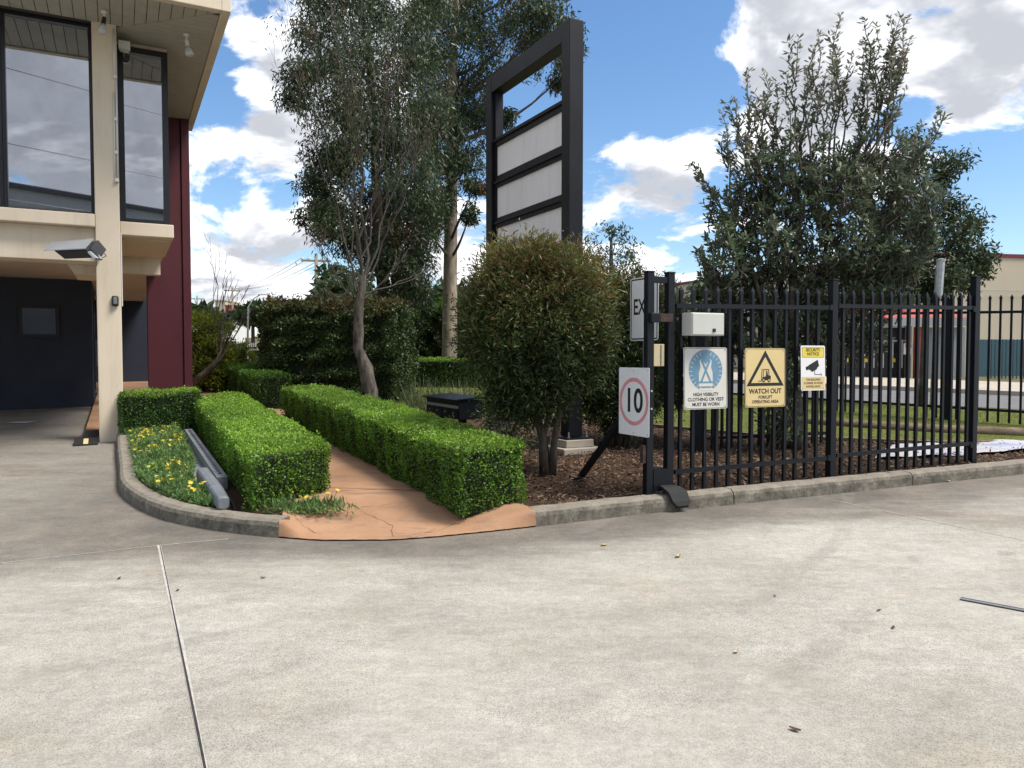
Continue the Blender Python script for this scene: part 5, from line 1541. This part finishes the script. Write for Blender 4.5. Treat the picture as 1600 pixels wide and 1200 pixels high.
# boxes on the fence
cb = thing('control_cabinet', fl_(t_of(1100)) + Vector((0, 0, 1.8)), 'grey metal control cabinet on the fence above the vest sign', 'cabinet')
t_ = t_of(1103, .15); zc = at(1103, 507, fl_(t_, .1).y).z
MB().box(fl_(t_, .10) + Vector((0, 0, zc)), .36, .15, .205, FD, FN).build('body', M['cabinet'], cb, bevel=.006)
MB().box(fl_(t_, .178) + Vector((0, 0, zc)), .345, .012, .19, FD, FN).build('lid', M['cabinet'], cb, bevel=.004)
MB().box(fl_(t_ + .06, .187) + Vector((0, 0, zc - .055)), .032, .012, .032, FD, FN).build('lock', M['darkplastic'], cb, bevel=.004)
bb_ = thing('intercom_box', fl_(-.23, -.05) + Vector((0, 0, 1.5)), 'small beige box between the two gate posts', 'box')
zc = at(1031, 555, 6.95).z
MB().box(fl_(-.23, -.02) + Vector((0, 0, zc)), .125, .07, .20, FD, FN).build('body', M['beigebox'], bb_, bevel=.004)
MB().box(fl_(-.205, .018) + Vector((0, 0, zc)), .004, .006, .19, FD, FN).build('seam', M['darkplastic'], bb_)

# ------------------------------------------------------------------ gate motor lying in the flower bed
gm = thing('gate_motor_arm', ab(.80, 9.0, h=GB), 'grey slotted metal gate arm lying between daisies and hedge', 'gate arm')
def slope_box(a0, a1, b0, b1, h0, h1, mat, name, bev=0.0, par=gm):
    qd = [(a0, b0), (a1, b0), (a1, b1), (a0, b1)]
    return MB().hexa([ab(a, b, h=h0) for a, b in qd], [ab(a, b, h=h1) for a, b in qd]).build(name, M[mat], par, bevel=bev)
slope_box(.80, .90, 7.6, 11.5, GB + .005, GB + .13, 'greymetal', 'rail', .004)
slope_box(.66, .799, 7.4, 11.0, GB + .005, GB + .03, 'greymetal', 'side_sheet')
for k in range(26): slope_box(.835, .865, 7.75 + k * .14, 7.83 + k * .14, GB + .1305, GB + .133, 'darkplastic', 'slot')
mc = thing('motor_cover', ab(.72, 7.2, h=GB), 'rounded grey plastic motor cover at the end of the gate arm', 'motor cover')
def caps(b0, b1, r0, r1, name, h=.0):
    n = 12; secs = [(b0, r0 * .8), (b0 + .02, r0), (b1 - .02, r1), (b1, r1 * .9)]; mb = MB()
    for b_, r in secs:
        for j in range(n):
            a_ = 2 * math.pi * j / n; ca, sa_ = math.cos(a_), math.sin(a_)
            ex_ = abs(ca) ** .6 * (1 if ca > 0 else -1); ey_ = abs(sa_) ** .6 * (1 if sa_ > 0 else -1)
            mb.v.append(tuple(ab(.735 + ex_ * r * .85 + (7.3 - b_) * .02, b_, h=GB + h + .085 + ey_ * r)))
    for i in range(3):
        for j in range(n): mb.f.append((i * n + j, i * n + n + j, i * n + n + (j + 1) % n, i * n + (j + 1) % n))
    mb.f += [tuple(range(n)), tuple(3 * n + j for j in range(n - 1, -1, -1))]
    return mb.build(name, M['greyplastic'], mc, bevel=.006)
caps(7.06, 8.05, .074, .074, 'cover'); caps(6.62, 7.045, .060, .074, 'end_cap')
MB().tube([ab(.84, 6.62, h=GB + .03), ab(.86, 6.9, h=GB + .02), ab(.84, 7.4, h=GB + .03)], .012, 6).build('cable', M['darkplastic'], mc)

# flat metal strip let into the yard, litter
ms = thing('metal_strip', on(4.7, 4.45), 'flat grey metal strip lying on the concrete at the right edge', 'metal strip')
p0, p1 = Vector((2.70, 4.52, 0)), Vector((3.35, 4.02, 0)); dr = (p1 - p0).normalized(); n_ = Vector((dr.y, -dr.x, 0))
def slb(off, w, h0, h1, mat, nm):
    a, b = p0 + n_ * off, p1 + n_ * off; n2 = n_ * w / 2; q = [a - n2, b - n2, b + n2, a + n2]
    MB().hexa([(p.x, p.y, gz(p.y) + h0) for p in q], [(p.x, p.y, gz(p.y) + h1) for p in q]).build(nm, M[mat], ms)
slb(0, .034, .003, .007, 'darkplastic', 'base'); slb(-.013, .008, .0072, .013, 'galv', 'lip'); slb(.013, .008, .0072, .013, 'galv', 'lip')
def litter(px, py, sx, sy, mat, label, name='dead_leaf', curl=.5):
    Y = 1921 / (py - 515.5); p = on((px - 800) / FPX * Y, Y, .004); a = random.uniform(0, 3.1); c, s_ = math.cos(a), math.sin(a)
    mb = MB(); k = 5
    for i in range(k):
        u = i / (k - 1) - .5; w = sy * (1 - (2 * u) ** 2 * .9)
        for v in (-1, 0, 1):
            x, y = u * sx, v * w / 2; z = (abs(v) * .45 * sy + (2 * u) ** 2 * .2 * sx) * curl
            mb.v.append((p.x + x * c - y * s_, p.y + x * s_ + y * c, p.z + z))
    for i in range(k - 1):
        for v in (0, 1):
            a0 = i * 3 + v; mb.f.append((a0, a0 + 3, a0 + 4, a0 + 1))
    tag(mb.build(name, M[mat], None), label, 'litter', 'leaf litter on the yard')
M['deadleaf'] = paint('dead_leaf', (.10, .055, .03), .9, .4, 30); M['strawleaf'] = paint('straw_leaf', (.45, .34, .20), .9, .2, 30)
for (x, y, s1_, m_, lab) in ((1380, 959, .022, 'darkplastic', 'small dark leaf on the concrete nearest the metal strip'), (1403, 987, .026, 'deadleaf', 'small brown leaf on the concrete below the metal strip'),
        (1155, 1026, .030, 'strawleaf', 'pale leaf scrap in the middle of the concrete yard'), (1250, 1152, .034, 'deadleaf', 'curled brown twig leaf low in the yard at right'), (180, 908, .028, 'deadleaf', 'dark leaf left of the expansion joint'),
        (272, 927, .022, 'darkplastic', 'dark leaf just right of the expansion joint'), (407, 907, .026, 'deadleaf', 'dark leaf on the stained concrete before the path'), (945, 855, .045, 'strawleaf', 'pale leaf on the dark gutter before the mulch'),
        (1215, 936, .018, 'darkplastic', 'tiny dark speck leaf in the yard centre right'), (1062, 873, .05, 'strawleaf', 'pale scrap near the gutter below the gate posts'), (1482, 754, .06, 'white', 'white paper scrap near the kerb at right')):
    litter(x, y, s1_ * 1.4, s1_ * .7, m_, lab, 'paper_scrap' if m_ == 'white' else 'dead_leaf')
# paper by the navy wall
mb = MB(); p = on(-8.6, 13.2, .006)
mb.add([(p.x - .22, p.y - .05, p.z), (p.x + .2, p.y - .1, p.z + .003), (p.x + .25, p.y + .12, p.z + .02), (p.x - .1, p.y + .1, p.z + .008)], [(0, 1, 2, 3)])
tag(mb.build('paper_scrap', M['white']), 'white paper scrap on the concrete before the navy wall', 'litter', 'leaf litter on the yard')
# brown leaf at the hedge foot
litter(778, 803, .11, .05, 'strawleaf', 'curled straw-coloured leaf on the path lip under the hedge corner', curl=.7)

# crumpled banner on the ground behind the fence
t = NT('printed_banner')
nn = t.noise(1.6, 4, .6, stretch=(1, 3, 1)); t.color(t.ramp(nn, [(.32, (.28, .31, .44)), (.48, (.46, .45, .49)), (.62, (.50, .47, .43)), (.78, (.34, .26, .19))])); t.set(.35, 0, .5); M['banner'] = t.m
mb = MB(); nu, nv = 28, 14
c0, c1, c2, c3 = Vector((4.2, 8.75, 0)), Vector((8.4, 9.85, 0)), Vector((8.2, 10.45, 0)), Vector((4.9, 9.75, 0))
for i in range(nu + 1):
    for j in range(nv + 1):
        u, v = i / nu, j / nv; p = c0.lerp(c1, u).lerp(c3.lerp(c2, u), v)
        hgt = .022 + .02 * math.sin(u * 17 + v * 6) * math.sin(v * 7 + u * 3) + .012 * math.sin(u * 41 + v * 13)
        mb.v.append((p.x, p.y, gz(p.y) + GB + max(.012, hgt + .012)))
for i in range(nu):
    for j in range(nv):
        a = i * (nv + 1) + j; mb.f.append((a, a + nv + 1, a + nv + 2, a + 1))
tag(mb.build('crumpled_banner', M['banner'], smooth=True), 'crumpled pale printed banner lying on the ground behind the far fence post', 'banner')

# ------------------------------------------------------------------ warehouse across the street
M['wh_cream'] = paint('warehouse_cream', (.50, .44, .33), .8, .04, .6, grime=.1); M['wh_red'] = paint('dark_red_trim', (.16, .02, .03), .5, .1)
M['wh_teal'] = paint('teal_band', (.035, .085, .11), .6, .1, 1.0); M['wh_awn'] = paint('red_awning', (.36, .075, .06), .6, .1); M['wh_redcol'] = paint('orange_red_column', (.34, .07, .05), .6, .1)
M['wh_grey'] = paint('grey_cladding', (.28, .30, .31), .6, .08); M['farwhite'] = paint('far_white_paint', (.62, .62, .60), .6, .05)
C0 = Vector((14.2, 27.0, 0)); dL = Vector((UX, UY, 0)); dR = Vector((.985, .17, 0)).normalized()
whz = gz(27) ; wh = thing('warehouse', (C0.x, C0.y, whz), 'cream warehouse with dark red roof trim across the street', 'building')
def wall(p, d, L, z0, z1, th, mat, name, off=0.0, par=None):
    n = Vector((d.y, -d.x, 0)) * (1 if d is dR else -1)
    a = p + n * off; b = a + d * L; m = -n * th
    return MB().hexa([(a.x, a.y, z0), (b.x, b.y, z0), (b.x + m.x, b.y + m.y, z0), (a.x + m.x, a.y + m.y, z0)], [(a.x, a.y, z1), (b.x, b.y, z1), (b.x + m.x, b.y + m.y, z1), (a.x + m.x, a.y + m.y, z1)]).build(name, M[mat], par or wh)
ZW = EYE + (557 - 400) * 27 / FPX
wall(C0, dR, 30, 0.5, ZW, .3, 'wh_cream', 'wall'); wall(C0 + dL * .31, dL, 34, 0.5, ZW - .003, .3, 'wh_cream', 'wall')
wall(C0, dR, 30, ZW + .002, ZW + .13, .36, 'wh_red', 'roof_trim', .04); wall(C0 + dL * .31, dL, 34, ZW + .004, ZW + .13, .36, 'wh_red', 'roof_trim', .04)
pz = EYE + (557 - 530) * 27 / FPX
wall(C0 + dR * 2.3, dR, 26, 0.5, pz, .02, 'wh_teal', 'painted_band', .022)
p = C0 + dR * 2
MB().tube([C0 + dR * 1.0 + Vector((0, -.10, ZW - 1.2)), C0 + dR * 14 + Vector((0, -.10, ZW - 1.15))], .012, 4).build('cable', M['greymetal'], wh)
q0, q1 = C0 + dL * .3 + Vector((0, 0, ZW)), C0 + dR * 30 + Vector((0, 0, ZW))
# porch with awning at the corner
pw = thing('entrance_porch', (12.4, 26, gz(26)), 'low entrance porch with red awning at the warehouse corner', 'porch')
def fbox(x0, x1, y0, y1, z0, z1, mat, name): return MB().box(((x0 + x1) / 2, (y0 + y1) / 2, (z0 + z1) / 2), x1 - x0, y1 - y0, z1 - z0).build(name, M[mat], pw)
Yp = 24.6; X = lambda px: (px - 800) / FPX * Yp; Z = lambda py: EYE + (557 - py) * Yp / FPX
g0 = gz(Yp) + .04
MB().hexa([(X(1380), Yp - .3, Z(500)), (X(1518), Yp - .3, Z(502)), (X(1518), Yp + 2.0, Z(500)), (X(1380), Yp + 2.0, Z(498))], [(X(1380), Yp - .3, Z(498)), (X(1518), Yp - .3, Z(500)), (X(1518), Yp + 2.0, Z(478)), (X(1380), Yp + 2.0, Z(478))]).build('awning', M['wh_awn'], pw)
fbox(X(1380), X(1518), Yp - .36, Yp - .30, Z(510), Z(497), 'wh_grey', 'gutter')
fbox(X(1430), X(1440), Yp - .1, Yp + .15, g0, Z(511), 'wh_redcol', 'column')
fbox(X(1441), X(1516), Yp + .3, Yp + .5, g0, Z(511), 'wh_grey', 'wall_panel')
fbox(X(1300), X(1428), Yp + .6, Yp + .8, g0, Z(511), 'frame', 'shopfront')
for k in range(9): fbox(X(1302 + k * 15), X(1303.5 + k * 15), Yp + .54, Yp + .599, Z(575), Z(530), 'farwhite', 'mullion')
fbox(X(1302), X(1428), Yp + .52, Yp + .54, Z(533), Z(531), 'farwhite', 'transom')
for px in (1330, 1361, 1362 + 43): fbox(X(px), X(px + 6), Yp + .5, Yp + .518, Z(566), Z(560), 'yellow', 'yellow_sticker')
sgn = thing('parking_sign', (X(1421), Yp + .1, Z(545)), 'white no parking sign on the warehouse porch column', 'sign')
MB().box((X(1421), Yp + .1, Z(545)), .30, .02, .36).build('plate', M['farwhite'], sgn)
o = MB(); 
for i in range(16):
    a0, a1 = 2 * math.pi * i / 16, 2 * math.pi * (i + 1) / 16
    P_ = lambda r, a: (X(1421) + r * math.cos(a), Yp + .085, Z(540.5) + r * math.sin(a))
    o.add([P_(.10, a0), P_(.10, a1), P_(.075, a1), P_(.075, a0)], [(3, 2, 1, 0)])
o.build('red_ring', M['wh_awn'], sgn)
MB().box((X(1421), Yp + .086, Z(540.5)), .03, .004, .18, (.8, 0, .6), (0, 1, 0), (-.6, 0, .8)).build('bar', M['wh_awn'], sgn)
MB().box((X(1421), Yp + .14, Z(570)), .05, .05, 1.5).build('pole', M['galv'], sgn)
# neighbour's fence
nf = thing('neighbour_fence', (16, 24.3, gz(24.3)), 'thin dark picket fence in front of the teal warehouse wall', 'fence')
mbp = MB().box((0, 0, .62), .03, .03, 1.24).mesh('picket'); mbp.materials.append(M['wh_teal'])
for k in range(44):
    x = X(1525) + k * .115; place('picket', mbp, (x, Yp - .6, gz(Yp) + .06), 0, nf)
for z in (.25, 1.1): MB().box((X(1525) + 2.5, Yp - .6, gz(Yp) + .06 + z), 5.1, .035, .04).build('rail', M['wh_teal'], nf)
# street pole
pp_ = thing('street_pole', on(at(1462, 640, 14.4).x, 14.4), 'galvanised street pole with thicker top behind the near fence', 'pole')
b0 = on(at(1456, 650, 14.4).x, 14.4); 
MB().tube([b0, at(1463, 460, 14.4)], .045, 10).build('shaft', M['galv'], pp_, smooth=True)
MB().tube([at(1463, 470, 14.4), at(1466, 462, 14.4), at(1470, 408, 14.4)], [.05, .075, .075], 10).build('collar', M['galv'], pp_)
MB().lathe(at(1470, 408, 14.4), [(.085, 0), (.085, .03), (.03, .05)], 10).build('cap', M['galv'], pp_)

# ------------------------------------------------------------------ distance on the left
M['timberpole'] = barkmat('timber_pole', (.16, .14, .11), (.28, .25, .20), 5, (1, 1, .2), .2)
def utility(px, ptop, Y, label, arm=True):
    t = thing('utility_pole', on(at(px, 500, Y).x, Y), label, 'utility pole', 'utility poles in the distance')
    a = at(px, ptop, Y); b = on(a.x, Y)
    MB().tube([b, a], [.16, .11], 8).build('shaft', M['timberpole'], t, smooth=True)
    if arm:
        MB().box(a - Vector((0, 0, .5)), 2.0, .12, .13, (.97, .24, 0), (-.24, .97, 0)).build('crossarm', M['timberpole'], t)
        for s in (-.9, -.45, .45, .9): MB().lathe(a + Vector((s * .97, s * .24, -.43)), [(.05, 0), (.06, .08), (.03, .16)], 8).build('insulator', M['whiteplastic'], t)
    return a
u1 = utility(494, 396, 52, 'tall utility pole with crossarm left of the gum trees')
u2 = utility(363, 448, 95, 'distant utility pole above the bare shrub'); u3 = utility(308, 462, 120, 'distant utility pole beside the maroon pier')
wr = thing('power_lines', u1, 'thin power lines running from the tall utility pole', 'power lines')
for s in (-.9, -.45, .45, .9):
    a = u1 + Vector((s * .97, s * .24, -.3)); b = u2 + Vector((s, 0, -.3)); mid = a.lerp(b, .5) - Vector((0, 0, 1.2)); MB().tube(curve3(a, mid, b, 10), .018, 4).build('wire', M['darkplastic'], wr)
    b = Vector((-2 + s, 22, 14)) ; 
# street lamp
sl_ = thing('street_lamp', on(at(390, 500, 62).x, 62), 'distant street lamp with curved arm above the hedge', 'street lamp')
MB().tube([on(at(386, 500, 62).x, 62), at(388, 480, 62), at(397, 466, 62), at(406, 461, 62)], [.09, .07, .05, .05], 7).build('shaft', M['galv'], sl_, smooth=True)
MB().box(at(410, 460, 62), .7, .25, .12).build('lamp_head', M['whiteplastic'], sl_, bevel=.03)
# far trees
def fartree(px, py, rx, ry, Y, label, n=6):
    b = on(at(px, 500, Y).x, Y); k = Y / FPX
    rows = [(px + random.uniform(-.6, .6) * rx, py + random.uniform(-.55, .55) * ry, rx * .5, ry * .5) for _ in range(n)]
    gum('distant_tree', label, 'tree', b, [(b, .2), (at(px, py + ry * .4, Y), .14), (at(px, py, Y), .08)], px_clumps(rows, Y, 1.5), 'gum_leaf', 'bark_dark', leaf=(.012 * Y, .0055 * Y), per=26, sub=9, drop=.3, branch_r=.05, group='distant trees')
fartree(540, 455, 50, 38, 44, 'broad dark tree behind the tall hedge, right of the utility pole', 14)
fartree(505, 475, 22, 22, 46, 'small dark tree at the foot of the utility pole', 6)
fartree(575, 470, 40, 30, 42, 'dark tree behind the leaning trunk', 8)
fartree(395, 490, 30, 16, 75, 'distant round tree above the metal fence', 7); fartree(340, 500, 22, 12, 80, 'distant low tree beside the bare shrub', 5)
fartree(312, 490, 22, 12, 110, 'faint distant tree next to the maroon pier', 5); fartree(430, 500, 26, 12, 85, 'low distant tree above the left end of the tall hedge', 5)
fartree(740, 470, 40, 40, 40, 'dark tree between the pale gum and the sign frame', 8); fartree(690, 470, 30, 30, 45, 'dark tree just left of the pale gum trunk', 6)
fartree(1110, 470, 34, 40, 24, 'green tree behind the fence top left of the banksia', 7)
# far buildings and van
def block(px0, px1, py0, Y, mat, roof, label):
    a, b = at(px0, py0, Y), at(px1, py0, Y); t = thing('distant_building', on((a.x + b.x) / 2, Y), label, 'building', 'distant buildings')
    zb_ = gz(Y) - .05
    MB().box(((a.x + b.x) / 2, Y + 4, (zb_ + a.z) / 2), b.x - a.x, 8, a.z - zb_).build('wall', M[mat], t)
    MB().box(((a.x + b.x) / 2, Y + 4, a.z + .1), b.x - a.x + .3, 8.3, .2).build('roof', M[roof], t)
    n = max(2, int((b.x - a.x) / 3)); 
    for i in range(n):
        x = a.x + (b.x - a.x) * (i + .5) / n; MB().box((x, Y - .03, a.z - (a.z - zb_) * .35), (b.x - a.x) / n * .45, .06, (a.z - zb_) * .25).build('window', M['frame'], t)
block(336, 352, 470, 150, 'wh_cream', 'wh_cream', 'distant tan building among the trees'); block(415, 452, 487, 110, 'farwhite', 'wh_grey', 'distant long white shed roof above the hedge')
block(300, 345, 503, 90, 'farwhite', 'wh_grey', 'low white shed behind the yellow-green shrub'); block(352, 372, 478, 140, 'wh_redcol', 'wh_awn', 'distant brick building behind the bare shrub')
Yv = 100; v0 = at(378, 534, Yv); vn = thing('delivery_truck', (v0.x, Yv, gz(Yv)), 'small white truck parked on the distant street', 'truck'); zg = gz(Yv)
for nm, x, y, z, sx, sy, sz, mt in (('cargo_box', v0.x - .2, Yv, zg + 1.35, 1.9, 4.0, 1.6, 'farwhite'), ('cab', v0.x - .1, Yv - 2.2, zg + .8, 1.4, 1.2, 1.1, 'farwhite'), ('windscreen', v0.x - .1, Yv - 2.81, zg + 1.05, 1.2, .03, .45, 'frame'), ('bumper', v0.x - .1, Yv - 2.83, zg + .3, 1.4, .1, .2, 'greymetal')):
    MB().box((x, y, z), sx, sy, sz).build(nm, M[mt], vn, bevel=.05 if nm in ('cab', 'cargo_box') else 0)
for sx in (-.6, .6):
    for dy in (-2.2, .8): MB().lathe((v0.x - .15 + sx - .1, Yv + dy, zg + .2), [(.3, 0), (.33, .05), (.33, .17), (.3, .2)], 12, axis=(1, 0, 0)).build('wheel', M['rubber'], vn)
# pale fence at the end of the path
wf = thing('garden_fence', on(-8.2, 23.5, GB), 'pale metal fence and green box at the end of the far hedge', 'fence')
mbp2 = MB().box((0, 0, .55), .03, .03, 1.1).mesh('picket'); mbp2.materials.append(M['farwhite'])
f0_, f1_ = at(380, 560, 24.5), at(418, 560, 24.0)
for k in range(13): p = f0_.lerp(f1_, k / 12); place('picket', mbp2, on(p.x, p.y, GB), 0, wf)
for z in (.2, .95): MB().box(((f0_.x + f1_.x) / 2, 24.25, gz(24) + GB + z), f1_.x - f0_.x, .04, .05).build('rail', M['frame'], wf)
M['olive'] = paint('olive_box', (.16, .17, .10), .7, .1)
eb = thing('utility_box', on(at(408, 560, 21.5).x, 21.5, GB), 'olive green utility box at the left end of the tall hedge', 'utility box')
c = at(408, 560, 21.5); MB().box((c.x, 21.5, gz(21.5) + GB + .45), .42, .4, .9).build('body', M['olive'], eb, bevel=.01)
MB().box((c.x, 21.5, gz(21.5) + GB + .92), .46, .44, .035).build('lid', M['olive'], eb, bevel=.008)

# workshop opposite, behind the camera: the office windows mirror it
ow = thing('opposite_workshop', (8, -30, gz(-25)), 'long grey workshop across the yard mirrored in the office windows', 'building')
MB().box((12, -36, 5.5), 46, 12, 13.0).build('wall', M['wh_grey'], ow); MB().box((12, -36, 12.15), 46.6, 12.6, .3).build('roof_trim', M['frame'], ow)
for k in range(4): MB().box((-4 + k * 10, -29.97, 1.6), 5, .1, 4.6).build('roller_door', M['greymetal'], ow)
pl = thing('yard_wires', (-2, -14, 12), 'overhead wires mirrored in the office windows', 'power lines')
for (z, y) in ((13.6, -12), (10.6, -12), (8.7, -14), (8.1, -14)): MB().tube(curve3(Vector((-40, y, z)), Vector((0, y, z - .8)), Vector((40, y, z)), 16), .02, 4).build('wire', M['darkplastic'], pl)
for o in (Vector((-40, -13, 0)), Vector((40, -13, 0))): MB().tube([o + Vector((0, 0, -1)), o + Vector((0, 0, 14))], .16, 8).build('pole', M['timberpole'], pl)
